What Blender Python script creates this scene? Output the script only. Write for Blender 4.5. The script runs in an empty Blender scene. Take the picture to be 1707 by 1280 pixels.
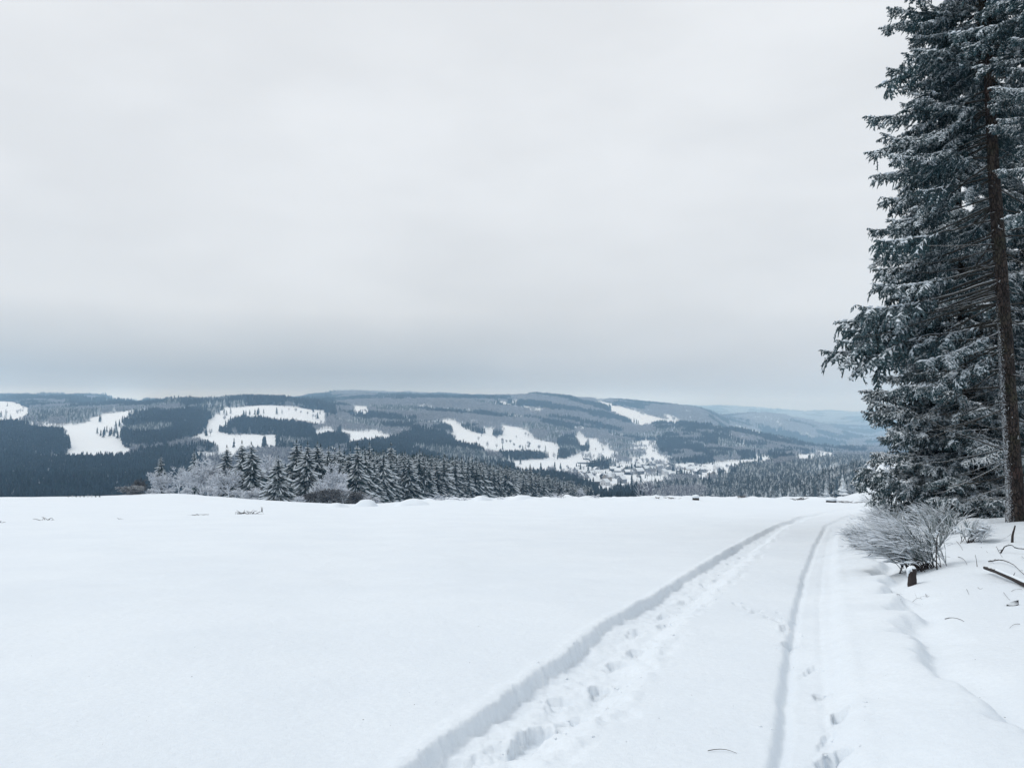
import bpy, math, time
import numpy as np
from mathutils import Vector, Matrix
T0 = time.time()
S = bpy.context.scene
COL = S.collection
R = math.radians
rng = np.random.default_rng(11)

# ------------------------------------------------------------------ camera, world, sun, exposure
CZ, FPX, PITCH = 1.65, 1289.0, math.atan(50 / 1289.0)
cam = bpy.data.cameras.new('camera')
cam.sensor_width = 36.0
cam.lens = 36.0 * FPX / 1707.0
cam.clip_start, cam.clip_end = 0.1, 40000
cam_o = bpy.data.objects.new('camera', cam)
COL.objects.link(cam_o)
cam_o.location = (0, 0, CZ)
cam_o.rotation_euler = (R(90) + PITCH, 0, 0)
S.camera = cam_o

SUN_EL, SUN_AZ = R(52), R(-72)            # azimuth measured from +Y towards +X: the light comes from the left
HAZE_DENSITY = 1.5e-4
HAZE_COLOR = (0.41, 0.68, 1.0)

W = bpy.data.worlds.new('World')
S.world = W
W.use_nodes = True
nt = W.node_tree
nt.nodes.clear()


class NB:
    """small node-tree helper"""
    def __init__(self, t):
        self.t = t
        self.n = t.nodes
        self.l = t.links

    def node(self, kind, **kw):
        nd = self.n.new(kind)
        for k, v in kw.items():
            setattr(nd, k, v)
        return nd

    def put(self, sock, v):
        if isinstance(v, bpy.types.NodeSocket):
            self.l.new(v, sock)
        elif v is not None:
            sock.default_value = v

    def math(self, op, a, b=None, c=None, clamp=False):
        nd = self.node('ShaderNodeMath', operation=op, use_clamp=clamp)
        for i, v in enumerate((a, b, c)):
            if v is not None:
                self.put(nd.inputs[i], v)
        return nd.outputs[0]

    def mapr(self, v, a, b, c=0.0, d=1.0, smooth=True):
        nd = self.node('ShaderNodeMapRange', interpolation_type='SMOOTHSTEP' if smooth else 'LINEAR')
        self.put(nd.inputs['Value'], v)
        for k, x in zip(('From Min', 'From Max', 'To Min', 'To Max'), (a, b, c, d)):
            self.put(nd.inputs[k], x)
        return nd.outputs[0]

    def mix(self, f, a, b, mode='MIX'):
        nd = self.node('ShaderNodeMix', data_type='RGBA', blend_type=mode)
        self.put(nd.inputs[0], f)
        self.put(nd.inputs[6], a if isinstance(a, bpy.types.NodeSocket) else (*a[:3], 1))
        self.put(nd.inputs[7], b if isinstance(b, bpy.types.NodeSocket) else (*b[:3], 1))
        return nd.outputs[2]

    def noise(self, vec, scale, detail=3, rough=0.5, dim='3D'):
        nd = self.node('ShaderNodeTexNoise', noise_dimensions=dim)
        if vec is not None:
            self.l.new(vec, nd.inputs['Vector'])
        nd.inputs['Scale'].default_value = scale
        nd.inputs['Detail'].default_value = detail
        nd.inputs['Roughness'].default_value = rough
        return nd.outputs[0]

    def ramp(self, f, stops):
        nd = self.node('ShaderNodeValToRGB')
        self.put(nd.inputs[0], f)
        e = nd.color_ramp.elements
        while len(e) < len(stops):
            e.new(0.5)
        for el, (p, c) in zip(e, stops):
            el.position = p
            el.color = (*c, 1) if len(c) == 3 else c
        return nd.outputs[0]


b = NB(nt)
out = b.node('ShaderNodeOutputWorld')
bg = b.node('ShaderNodeBackground')
bg.inputs['Strength'].default_value = 0.094
sky = b.node('ShaderNodeTexSky', sky_type='NISHITA', sun_disc=False)
sky.sun_elevation, sky.sun_rotation = SUN_EL, SUN_AZ
sky.dust_density, sky.air_density = 3.0, 1.0
tc = b.node('ShaderNodeTexCoord')
sep = b.node('ShaderNodeSeparateXYZ')
nt.links.new(tc.outputs['Generated'], sep.inputs[0])
mp = b.node('ShaderNodeMapping')
mp.inputs['Scale'].default_value = (1.3, 1.3, 2.6)
nt.links.new(tc.outputs['Generated'], mp.inputs['Vector'])
n1 = b.noise(mp.outputs[0], 1.6, 5, 0.52)
mp2 = b.node('ShaderNodeMapping')
mp2.inputs['Scale'].default_value = (1.5, 1.5, 5.0)
mp2.inputs['Location'].default_value = (3.1, 0.7, 0.0)
nt.links.new(tc.outputs['Generated'], mp2.inputs['Vector'])
n2 = b.noise(mp2.outputs[0], 1.9, 4, 0.5)
zz = b.math('ADD', sep.outputs[2], b.math('MULTIPLY', b.math('MULTIPLY', b.math('SUBTRACT', n1, 0.5), 0.22), b.math('ADD', sep.outputs[2], 0.06)))
high = [(0.13, (7.1, 7.5, 7.9)), (0.26, (7.9, 8.25, 8.6)), (0.45, (8.4, 8.7, 9.0)), (1.0, (8.6, 8.9, 9.2))]
zc = b.math('MULTIPLY', zz, 1.0, clamp=True)
pale = b.ramp(zc, [(0.0, (4.9, 5.6, 6.5)), (0.03, (5.0, 5.65, 6.4)), (0.07, (6.1, 6.6, 7.15))] + high)
bank = b.ramp(zc, [(0.0, (6.3, 7.0, 7.7)), (0.021, (5.9, 6.6, 7.3)), (0.032, (4.3, 5.0, 5.75)), (0.05, (4.0, 4.65, 5.35)), (0.078, (5.3, 5.85, 6.4))] + high)
# a dark cloud bank lies low from the left to the middle of the view and thins out to the right
reach = b.math('ADD', sep.outputs[0], b.math('MULTIPLY', b.math('SUBTRACT', n2, 0.5), 0.5))
base = b.mix(b.mapr(reach, 0.30, -0.12), pale, bank)
lo = b.mapr(n2, 0.32, 0.68, 0.955, 1.03)
hi = b.mapr(n1, 0.32, 0.68, 0.965, 1.03)
wave = b.math('MULTIPLY', lo, hi)
wv = b.node('ShaderNodeCombineXYZ')
for i in range(3):
    nt.links.new(wave, wv.inputs[i])
cloud = b.mix(1.0, base, wv.outputs[0], 'MULTIPLY')
both = b.mix(0.94, sky.outputs[0], cloud)
nt.links.new(both, bg.inputs['Color'])
nt.links.new(bg.outputs[0], out.inputs['Surface'])

sun = bpy.data.lights.new('sun', 'SUN')
sun.energy, sun.angle, sun.color = 1.25, R(24), (1.0, 0.97, 0.93)
sun_o = bpy.data.objects.new('sun', sun)
COL.objects.link(sun_o)
sd = Vector((math.sin(SUN_AZ) * math.cos(SUN_EL), math.cos(SUN_AZ) * math.cos(SUN_EL), math.sin(SUN_EL)))
sun_o.rotation_euler = sd.to_track_quat('Z', 'Y').to_euler()

vs = S.view_settings
vs.view_transform, vs.look, vs.exposure, vs.gamma, vs.use_curve_mapping = 'Standard', 'None', 0.10, 1.0, False
cy = S.cycles
cy.max_bounces, cy.diffuse_bounces, cy.glossy_bounces, cy.transmission_bounces, cy.volume_bounces = 6, 4, 2, 2, 2
cy.use_denoising = True
cy.denoising_prefilter = 'ACCURATE'
cy.use_adaptive_sampling = True
cy.adaptive_threshold = 0.01
cy.caustics_reflective = cy.caustics_refractive = False


# ------------------------------------------------------------------ numeric helpers
def sm(a, b, x):
    t = np.clip((np.asarray(x, float) - a) / (b - a), 0, 1)
    return t * t * (3 - 2 * t)


def _hash(ix, iy, seed):
    h = (ix.astype(np.int64) * 374761393 + iy.astype(np.int64) * 668265263 + seed * 974711) & 0xFFFFFFFF
    h = ((h ^ (h >> 13)) * 1274126177) & 0xFFFFFFFF
    return ((h ^ (h >> 16)) & 0xFFFF) / 65535.0


def vnoise(x, y, seed=0):
    x, y = np.asarray(x, float), np.asarray(y, float)
    ix, iy = np.floor(x), np.floor(y)
    fx, fy = x - ix, y - iy
    fx, fy = fx * fx * fx * (fx * (fx * 6 - 15) + 10), fy * fy * fy * (fy * (fy * 6 - 15) + 10)
    h = lambda a, c: _hash(ix + a, iy + c, seed)
    return (h(0, 0) * (1 - fx) + h(1, 0) * fx) * (1 - fy) + (h(0, 1) * (1 - fx) + h(1, 1) * fx) * fy


def fbm(x, y, seed=0, octv=4):
    s, a, t = 0, 1.0, 0
    for k in range(octv):
        s = s + a * (vnoise(x * 2 ** k + 17.3 * k, y * 2 ** k - 9.1 * k, seed + k) - 0.5)
        t += a
        a *= 0.5
    return s / t * 2


CP, SP = math.cos(PITCH), math.sin(PITCH)


def kz(row):                      # rise per metre of forward distance for a sight line through that row of the photograph
    yc = (640 - np.asarray(row, float)) / FPX
    return (SP + yc * CP) / (CP - yc * SP)


def project(x, y, z):
    dz = np.asarray(z) - CZ
    dep = y * CP + dz * SP
    up = -y * SP + dz * CP
    return 853.5 + FPX * x / dep, 640 - FPX * up / dep


# ------------------------------------------------------------------ terrain table: distance x bearing
DN = [1, 5, 10, 20, 40, 60, 100, 150, 220, 300, 450, 650, 900, 1200, 1500, 1900, 2400, 3000, 3800, 4800, 6500, 9000, 13000]
NEAR = 6                          # the first entries are slopes, the others rows
COLS = {
    -300: [.096] * 6 + [835, 829, 840, 850, 860, 846, 808, 762, 722, 700, 686, 674, 668, 664, 668, 672, 676],
    0: [.096] * 6 + [835, 829, 838, 848, 856, 842, 806, 766, 726, 702, 688, 676, 668, 663, 668, 672, 676],
    150: [.096] * 6 + [835, 827, 834, 846, 856, 842, 808, 770, 737, 702, 687, 677, 669, 663, 668, 672, 676],
    300: [.096] * 6 + [834, 821, 827, 840, 852, 840, 806, 768, 734, 698, 672, 676, 678, 676, 672, 672, 676],
    450: [.096] * 6 + [837, 834, 843, 852, 852, 828, 796, 766, 740, 700, 669, 674, 676, 672, 668, 670, 676],
    600: [.099] * 6 + [842, 845, 853, 858, 855, 832, 800, 772, 750, 722, 695, 676, 670, 662, 655, 664, 674],
    750: [.096] * 6 + [836, 832, 848, 862, 862, 844, 820, 794, 768, 738, 708, 682, 664, 668, 662, 664, 674],
    900: [.096] * 6 + [835, 831, 846, 862, 864, 852, 828, 800, 779, 753, 728, 698, 661, 668, 670, 668, 674],
    1050: [.096] * 6 + [834, 830, 846, 862, 866, 856, 836, 812, 789, 768, 752, 726, 696, 668, 690, 690, 676],
    1120: [.096] * 6 + [834, 830, 843, 858, 861, 851, 833, 810, 790, 770, 752, 709, 714, 669, 702, 692, 674],
    1170: [.096] * 6 + [834, 830, 841, 855, 858, 848, 831, 809, 791, 771, 752, 707, 734, 677, 706, 696, 675],
    1200: [.096] * 6 + [834, 830, 840, 854, 856, 846, 830, 808, 792, 772, 752, 711, 746, 700, 702, 698, 676],
    1240: [.096] * 6 + [834, 830, 839, 851, 853, 843, 825, 804, 788, 770, 755, 719, 752, 738, 692, 702, 677],
    1280: [.096] * 6 + [834, 830, 838, 848, 850, 840, 820, 799, 783, 768, 757, 728, 756, 750, 687, 706, 678],
    1340: [.096] * 6 + [834, 830, 836, 842, 842, 832, 812, 792, 776, 765, 759, 744, 757, 752, 700, 712, 680],
    1400: [.094] * 6 + [836, 832, 834, 836, 828, 814, 797, 784, 774, 766, 760, 752, 757, 754, 722, 712, 683],
    1450: [.092] * 6 + [838, 834, 833, 828, 812, 796, 783, 776, 772, 766, 760, 753, 750, 746, 738, 704, 686],
    1600: [.088, .08, .070, .062, .065, .07] + [830, 828, 828, 824, 808, 794, 783, 776, 772, 766, 760, 753, 743, 728, 700, 674, 674],
    1720: [.085, .073, .062, .054, .058, .062] + [826, 826, 826, 822, 808, 794, 783, 776, 772, 766, 760, 753, 743, 728, 700, 674, 674],
    2100: [.08, .068, .056, .048, .05, .055] + [820, 824, 824, 820, 806, 792, 782, 775, 771, 765, 759, 752, 742, 728, 700, 674, 674],
}
TLD = np.linspace(0, math.log(13000), 560)
TPX = np.linspace(-300, 2100, 241)
_q = []
for c, v in COLS.items():
    v = np.array(v, float)
    d = np.array(DN, float)
    q = np.where(np.arange(len(d)) < NEAR, -v, kz(v) + CZ / d)
    _q.append(np.interp(TLD, np.log(d), q))
_q = np.array(_q)
TQ = np.array([np.interp(TPX, list(COLS), _q[:, j]) for j in range(len(TLD))]).T      # px x logD


def _blur(a, s, ax):
    k = np.exp(-0.5 * (np.arange(-3 * s, 3 * s + 1) / s) ** 2)
    k /= k.sum()
    p = [(0, 0), (0, 0)]
    p[ax] = (3 * s, 3 * s)
    return np.apply_along_axis(lambda r: np.convolve(r, k, 'valid'), ax, np.pad(a, p, mode='edge'))


TQ = _blur(_blur(TQ, 2, 0), 4, 1)


def base_h(x, y):
    x, y = np.asarray(x, float), np.asarray(y, float)
    r = np.hypot(x, y) + 1e-9
    a = np.arctan2(x, y)
    lim = R(43)
    ae = np.where(np.abs(a) <= lim, a, np.sign(a) * lim * (math.pi - np.abs(a)) / (math.pi - lim))
    px = 853.5 + FPX * np.tan(ae)
    D = np.maximum(r * np.cos(ae), 1.0)
    fi = np.clip((px + 300) / 10.0, 0, len(TPX) - 1.001)
    fj = np.clip(np.log(D) / TLD[1], 0, len(TLD) - 1.001)
    i, j = fi.astype(int), fj.astype(int)
    u, v = fi - i, fj - j
    q = (TQ[i, j] * (1 - u) + TQ[i + 1, j] * u) * (1 - v) + (TQ[i, j + 1] * (1 - u) + TQ[i + 1, j + 1] * u) * v
    z = q * np.minimum(D, r * 10 + 1e-6)
    far = sm(450, 1100, D)
    if np.any(far > 0):
        z = z + far * (fbm(x / 420, y / 420, 5, 4) * (4 + D * 0.0022))
    z = z + sm(60, 120, D) * (1 - sm(250, 400, D)) * (fbm(x / 9, y / 9, 31, 3) * 0.22 + np.maximum(fbm(x / 3.2, y / 3.2, 33, 3), 0) * 0.75 * sm(-26, -8, x) * sm(85, 105, D))
    return z


_ts = np.exp(np.linspace(math.log(2.2), math.log(11000), 1600))


def hit(px, py, dmin=2.2):
    """the ground point seen at that place"""
    xs = (px - 853.5) / FPX / (CP - (640 - py) / FPX * SP)
    ts = _ts[_ts >= dmin]
    f = base_h(xs * ts, ts) - (CZ + kz(py) * ts)
    k = np.argmax(f > 0) if np.any(f > 0) else len(ts) - 1
    if k == 0:
        t = ts[0]
    else:
        t = ts[k - 1] + (ts[k] - ts[k - 1]) * (-f[k - 1]) / (f[k] - f[k - 1] + 1e-12)
    return np.array([xs * t, t])


# ------------------------------------------------------------------ road tracks, verge, footprints
def line(pts, back=True):
    w = [hit(*p) for p in pts]
    if back:
        w.insert(0, w[0] - (w[1] - w[0]) / np.linalg.norm(w[1] - w[0]) * 9)
    # resample and smooth
    w = np.array(w)
    s = np.r_[0, np.cumsum(np.linalg.norm(np.diff(w, axis=0), axis=1))]
    q = np.linspace(0, s[-1], 90)
    w = np.c_[np.interp(q, s, w[:, 0]), np.interp(q, s, w[:, 1])]
    for _ in range(4):
        w[1:-1] = (w[:-2] + 2 * w[1:-1] + w[2:]) / 4
    return w


L_BANK = line([(678, 1267), (760, 1199), (832, 1161), (909, 1113), (976, 1060), (1048, 1017), (1120, 974), (1183, 933), (1245, 899), (1288, 878), (1336, 860), (1392, 850), (1440, 844)])
L_SOFT = line([(923, 1262), (1005, 1199), (1072, 1127), (1120, 1050), (1168, 1007), (1207, 969), (1264, 916), (1312, 877), (1360, 860), (1420, 849), (1450, 845)])
R_GROOVE = line([(1284, 1271), (1296, 1180), (1312, 1060), (1322, 1012), (1336, 959), (1356, 911), (1375, 876), (1410, 860), (1445, 850)])
R_EDGE = line([(1437, 1271), (1428, 1194), (1410, 1084), (1400, 988), (1395, 940), (1397, 895), (1412, 874), (1440, 862)])
VERGE = line([(1690, 1262), (1637, 1222), (1612, 1198), (1566, 1157), (1530, 1118), (1506, 1090), (1496, 1055), (1484, 1016), (1467, 994), (1449, 960), (1440, 930), (1428, 900), (1436, 880)])


def sdist(pl, x, y):
    """signed distance to a polyline, positive to its right; plus the run along it"""
    best = np.full(x.shape, 1e9)
    sg = np.zeros(x.shape)
    run = np.zeros(x.shape)
    acc = 0.0
    for a, c in zip(pl[:-1], pl[1:]):
        d = c - a
        L = np.hypot(*d)
        d = d / L
        t = np.clip((x - a[0]) * d[0] + (y - a[1]) * d[1], 0, L)
        ex, ey = x - a[0] - t * d[0], y - a[1] - t * d[1]
        q = ex * ex + ey * ey
        m = q < best
        best = np.where(m, q, best)
        sg = np.where(m, np.sign(ex * d[1] - ey * d[0]), sg)
        run = np.where(m, acc + t, run)
        acc += L
    return np.sqrt(best) * sg, run


def dirat(pl, p):
    k = int(np.argmin(np.hypot(pl[:, 0] - p[0], pl[:, 1] - p[1])))
    k = min(max(k, 1), len(pl) - 2)
    d = pl[k + 1] - pl[k - 1]
    return math.atan2(d[1], d[0])


FEET = []
for (px, py, l, w, dp) in [(890, 1209, .24, .085, .085), (928, 1151, .19, .075, .05), (1000, 1132, .14, .06, .075), (1024, 1092, .18, .075, .055), (1060, 1072, .12, .06, .07),
                           (1058, 1046, .15, .06, .05), (1108, 1036, .13, .06, .06), (1106, 1014, .15, .06, .05), (1159, 986, .14, .06, .06), (1140, 992, .13, .05, .05),
                           (1176, 966, .14, .06, .05), (1196, 958, .13, .05, .05), (1180, 945, .14, .05, .05), (1217, 930, .14, .06, .06), (1235, 920, .14, .05, .06),
                           (1228, 912, .14, .05, .05), (1262, 898, .16, .06, .06), (1282, 884, .16, .06, .06), (1310, 880, .16, .08, .1), (1300, 876, .16, .06, .06),
                           (830, 1232, .16, .09, .03), (960, 1180, .1, .06, .03), (760, 1262, .2, .1, .04)]:
    p = hit(px, py)
    FEET.append((p, dirat(L_SOFT, p) + rng.normal(0, .15), l * 1.3, w * 1.6, dp * 1.05))
for (px, py, l, w, dp) in [(1401, 1198, .075, .055, .06), (1389, 1262, .085, .06, .065), (1378, 1232, .12, .03, .02), (1366, 1156, .06, .045, .05), (1352, 1116, .09, .03, .025),
                           (1318, 1072, .08, .06, .05), (1308, 1048, .12, .05, .04), (1296, 1036, .07, .04, .03), (1278, 1028, .07, .03, .03), (1262, 1019, .12, .05, .035),
                           (1244, 1012, .08, .03, .025), (1226, 1006, .07, .03, .02), (1300, 1020, .06, .03, .02)]:
    p = hit(px, py)
    FEET.append((p, dirat(R_GROOVE, p) + rng.normal(0, .3), l * 1.45, w * 1.35, dp * 1.35))
for i in range(60):                # trodden, crumbled snow inside the left rut
    k = 20 + int(i * 1.05)
    p = L_SOFT[k] * 0.55 + L_BANK[min(k, 88)] * 0.45 + rng.normal(0, .09, 2)
    FEET.append((p, dirat(L_SOFT, p) + rng.normal(0, .5), rng.uniform(.05, .14), rng.uniform(.03, .06), rng.uniform(.012, .04)))


def detail_h(x, y):
    """relief of the near snow: ruts, prints, verge, drifts"""
    D = np.maximum(y, 1)
    w = fbm(x * 1.7, y * 1.7, 3, 4)
    fine = fbm(x * 9, y * 9, 8, 3)
    z = 0.055 * fbm(x / 3.1, y / 3.1, 21, 3) + 0.010 * w + 0.020 * fbm(x * .6 + y * .25, y * 1.1 - x * .2, 22, 3) + 0.0035 * fine
    d1, run = sdist(L_BANK, x, y)
    d2, _ = sdist(L_SOFT, x, y)
    d1w = d1 + 0.035 * w + 0.032 * fine + 0.010 * fbm(x * 20, y * 20, 9, 2)
    w3 = fbm(run * .9, run * .13, 18, 3)
    d1w = d1w + .05 * w3
    fade = (1 - 0.5 * sm(30, 60, D)) * (1 + .35 * fbm(run * .5, run * .11 + 5, 19, 2))
    inside = sm(-0.005, 0.075, d1w) * (1 - sm(-0.30, 0.10, d2 + 0.10 * w + 0.04 * fine))
    z = z - 0.115 * fade * inside
    z = z + 0.018 * np.exp(-((d1w + 0.05) / 0.08) ** 2)
    z = z + inside * (0.026 * fbm(x * 4.2, y * 4.2, 71, 4) + 0.014 * fine + 0.010 * np.maximum(fbm(x * 15, y * 15, 72, 2), 0))
    z = z + 0.028 * np.exp(-((d2 - 0.02) / 0.13) ** 2) * sm(-.15, .5, fbm(x * 5, y * 5, 44, 3))
    z = z - 0.030 * np.exp(-((d2 - .10 + .12 * w) / 0.10) ** 2) * sm(-.1, .35, fbm(x * 2.6, y * 2.6, 45, 3))
    g, _ = sdist(R_GROOVE, x, y)
    e, _ = sdist(R_EDGE, x, y)
    gw = g + 0.022 * w + 0.010 * fine
    right = sm(-0.03, 0.10, gw) * (1 - sm(-0.16, 0.08, e + 0.03 * w))
    z = z - 0.040 * right - 0.050 * np.exp(-((gw - 0.045) / 0.045) ** 2)
    z = z - 0.012 * np.exp(-((gw - 0.34) / 0.04) ** 2) + 0.02 * np.exp(-((e + 0.02) / 0.10) ** 2)
    # verge: a rounded berm right of the track that drops away in lumps
    v, vr = sdist(VERGE, x, y)
    vw = v + 0.22 * fbm(x * 1.3, y * 1.3, 55, 3) * (D / 8)**.5 + 0.05 * fbm(x * 4, y * 4, 56, 2)
    near = np.exp(-(np.maximum(np.abs(v) - .6, 0) / 1.2) ** 2) * (1 - sm(20, 34, D))
    z = z + near * (0.13 * (1 - sm(-0.02, 0.24, vw)) * sm(-1.1, -0.1, vw) - 0.06 * np.exp(-((vw - 0.25) / 0.2) ** 2))
    forest = sm(0.5, 3, v) * (1 - sm(40, 60, D))
    z = z + forest * (0.10 * fbm(x / 1.3, y / 1.3, 91, 4))
    out_ = z
    for (p, ang, l, wd, dp) in FEET:
        m = (np.abs(x - p[0]) < .5) & (np.abs(y - p[1]) < .5)
        if not m.any():
            continue
        ca, sa = math.cos(ang), math.sin(ang)
        u = ((x[m] - p[0]) * ca + (y[m] - p[1]) * sa) / l
        q = (-(x[m] - p[0]) * sa + (y[m] - p[1]) * ca) / wd
        nz_ = fbm(x[m] * 17, y[m] * 12, 61, 2)
        toe = np.sqrt(((u - .35) / .62) ** 2 + (q / 1.05) ** 2) + .30 * nz_
        heel = np.sqrt(((u + .55) / .42) ** 2 + (q / .8) ** 2) + .30 * nz_
        cut = np.maximum(1 - sm(.72, 1.0, toe), .75 * (1 - sm(.7, 1.0, heel)))
        drag = (1 - sm(.25, .9, np.abs(q) + .3 * nz_)) * sm(-3.2, -1.0, u) * (1 - sm(-1.0, -.6, u))
        rim = np.exp(-((np.minimum(toe, heel) - 1.3) / .28) ** 2) * np.clip(.5 + nz_, 0, 1.3)
        out_[m] += -dp * cut - .30 * dp * drag + .24 * dp * rim
    return out_


def ground_h(x, y):
    x, y = np.atleast_1d(np.asarray(x, float)), np.atleast_1d(np.asarray(y, float))
    z = base_h(x, y)
    m = (y > 1.2) & (y < 75) & (np.abs(x) < y * .9 + 3)
    if m.any():
        xm, ym = x[m], y[m]
        z[m] += detail_h(xm, ym) * (1 - sm(55, 75, ym)) * sm(1.2, 2.5, ym)
    return z


# ------------------------------------------------------------------ materials
def mat(name, rough=0.8):
    m = bpy.data.materials.new(name)
    m.use_nodes = True
    m.node_tree.nodes.clear()
    bb = NB(m.node_tree)
    o = bb.node('ShaderNodeOutputMaterial')
    p = bb.node('ShaderNodeBsdfPrincipled')
    p.inputs['Roughness'].default_value = rough
    p.inputs['Specular IOR Level'].default_value = 0.25
    m.node_tree.links.new(p.outputs[0], o.inputs['Surface'])
    return m, bb, p


SNOW = (0.725, 0.785, 0.84)


def snow_ground():
    m, b, p = mat('snow_ground', 0.75)
    g = b.node('ShaderNodeNewGeometry')
    pos = g.outputs['Position']
    n = b.noise(pos, 0.35, 4, .6)
    n2 = b.noise(pos, 26, 3, .6)
    c = b.mix(b.mapr(n, .3, .7), (0.685, 0.748, 0.81), (0.725, 0.785, 0.84))
    c = b.mix(b.mapr(n2, .25, .75, 0, .5), c, (0.64, 0.70, 0.765))
    b.put(p.inputs['Base Color'], c)
    f1 = b.noise(pos, 95, 3, .65)
    f2 = b.noise(pos, 11, 4, .6)
    h = b.math('ADD', b.math('MULTIPLY', f1, .006), b.math('MULTIPLY', f2, .014))
    bp = b.node('ShaderNodeBump')
    bp.inputs['Strength'].default_value = 0.75
    bp.inputs['Distance'].default_value = 1.0
    b.put(bp.inputs['Height'], h)
    b.put(p.inputs['Normal'], bp.outputs[0])
    return m


def snow_mat(name='snow', col=SNOW):
    m, b, p = mat(name, 0.75)
    g = b.node('ShaderNodeNewGeometry')
    n = b.noise(g.outputs['Position'], 7, 3)
    b.put(p.inputs['Base Color'], b.mix(n, [c * .93 for c in col], col))
    return m


def needle_mat(name, dark, light, snow_lo, snow_hi, scale=6.0, attr=False, per_obj=0.0):
    """needles with snow caught on the upward faces"""
    m, b, p = mat(name, 0.7)
    g = b.node('ShaderNodeNewGeometry')
    s = b.node('ShaderNodeSeparateXYZ')
    b.l.new(g.outputs['Normal'], s.inputs[0])
    n = b.noise(g.outputs['Position'], scale, 3, .6)
    if attr:
        n = b.math('ADD', b.math('MULTIPLY', n, .3), b.math('MULTIPLY', b.noise(g.outputs['Position'], 2.4, 3, .6), .7))
    oi = b.node('ShaderNodeObjectInfo')
    col = b.mix(b.mapr(n, .3, .7), dark, light)
    col = b.mix(b.math('MULTIPLY', oi.outputs['Random'], .35), col, [c * .55 for c in dark])
    up = b.math('ADD', s.outputs[2], b.math('MULTIPLY', b.math('SUBTRACT', n, .5), 1.1))
    if per_obj:
        up = b.math('ADD', up, b.math('MULTIPLY', b.math('SUBTRACT', oi.outputs['Random'], .5), per_obj))
    f = b.mapr(up, snow_lo, snow_hi)
    if attr:
        at = b.node('ShaderNodeAttribute', attribute_name='snow')
        load = b.math('ADD', n, b.math('MULTIPLY', at.outputs['Fac'], .30))
        f = b.math('MULTIPLY', b.mapr(s.outputs[2], snow_lo, snow_hi), b.mapr(load, .42, .56))
        f = b.math('MAXIMUM', f, b.mapr(s.outputs[2], -.5, .9, 0, .09))
    b.put(p.inputs['Base Color'], b.mix(f, col, SNOW))
    return m


def bark_mat():
    m, b, p = mat('bark', 0.9)
    tcn = b.node('ShaderNodeTexCoord')
    mpn = b.node('ShaderNodeMapping')
    mpn.inputs['Scale'].default_value = (1, 1, .35)
    b.l.new(tcn.outputs['Object'], mpn.inputs['Vector'])
    n = b.noise(mpn.outputs[0], 9, 6, .7)
    big = b.noise(tcn.outputs['Object'], 1.1, 3, .6)
    vo = b.node('ShaderNodeTexVoronoi', feature='DISTANCE_TO_EDGE')
    vo.inputs['Scale'].default_value = 17
    wob = b.node('ShaderNodeVectorMath', operation='ADD')
    nv = b.node('ShaderNodeTexNoise')
    nv.inputs['Scale'].default_value = 14
    b.l.new(mpn.outputs[0], nv.inputs['Vector'])
    sc_ = b.node('ShaderNodeVectorMath', operation='SCALE')
    sc_.inputs['Scale'].default_value = .06
    b.l.new(nv.outputs['Color'], sc_.inputs[0])
    b.l.new(mpn.outputs[0], wob.inputs[0])
    b.l.new(sc_.outputs[0], wob.inputs[1])
    b.l.new(wob.outputs[0], vo.inputs['Vector'])
    crack = b.mapr(vo.outputs['Distance'], 0.0, 0.13)
    n = b.math('ADD', b.math('MULTIPLY', n, .6), b.math('MULTIPLY', b.noise(mpn.outputs[0], 34, 4, .7), .4))
    c = b.mix(b.mapr(n, .40, .60), (0.014, 0.011, 0.010), (0.070, 0.054, 0.046))
    c = b.mix(b.mapr(big, .5, .68, 0, .55), c, (0.035, 0.045, 0.022))
    c = b.mix(b.mapr(big, .46, .34, 0, .35), c, (0.085, 0.045, 0.040))
    c = b.mix(crack, (0.006, 0.005, 0.005), c)
    g = b.node('ShaderNodeNewGeometry')
    s = b.node('ShaderNodeSeparateXYZ')
    b.l.new(g.outputs['Normal'], s.inputs[0])
    fine = b.noise(tcn.outputs['Object'], 24, 4, .7)
    side = b.math('ADD', b.math('MULTIPLY', s.outputs[0], -1.0), b.math('MULTIPLY', b.math('SUBTRACT', fine, .5), 1.8))
    low = b.node('ShaderNodeSeparateXYZ')
    b.l.new(tcn.outputs['Object'], low.inputs[0])
    side = b.math('SUBTRACT', side, b.mapr(low.outputs[2], 4.0, 8.0, 0, .5))
    f = b.mapr(side, .80, 1.25, 0, .9)
    b.put(p.inputs['Base Color'], b.mix(f, c, SNOW))
    bp = b.node('ShaderNodeBump')
    bp.inputs['Strength'].default_value = 1
    bp.inputs['Distance'].default_value = .03
    b.put(bp.inputs['Height'], b.math('ADD', b.math('MULTIPLY', n, .5), b.math('MULTIPLY', crack, .8)))
    b.put(p.inputs['Normal'], bp.outputs[0])
    return m


def twig_mat(name, col, col2, lo, hi, scale=14, snow=SNOW):
    """thin wood rimed with snow on top"""
    m, b, p = mat(name, 0.85)
    g = b.node('ShaderNodeNewGeometry')
    s = b.node('ShaderNodeSeparateXYZ')
    b.l.new(g.outputs['Normal'], s.inputs[0])
    n = b.noise(g.outputs['Position'], scale, 3, .6)
    up = b.math('ADD', s.outputs[2], b.math('MULTIPLY', b.math('SUBTRACT', n, .5), 1.0))
    b.put(p.inputs['Base Color'], b.mix(b.mapr(up, lo, hi), b.mix(n, col, col2), snow))
    return m


def plain_mat(name, col, rough=.8, var=.2, scale=3.0):
    m, b, p = mat(name, rough)
    g = b.node('ShaderNodeNewGeometry')
    n = b.noise(g.outputs['Position'], scale, 3)
    b.put(p.inputs['Base Color'], b.mix(n, [c * (1 - var) for c in col], [min(1, c * (1 + var)) for c in col]))
    return m


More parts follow.
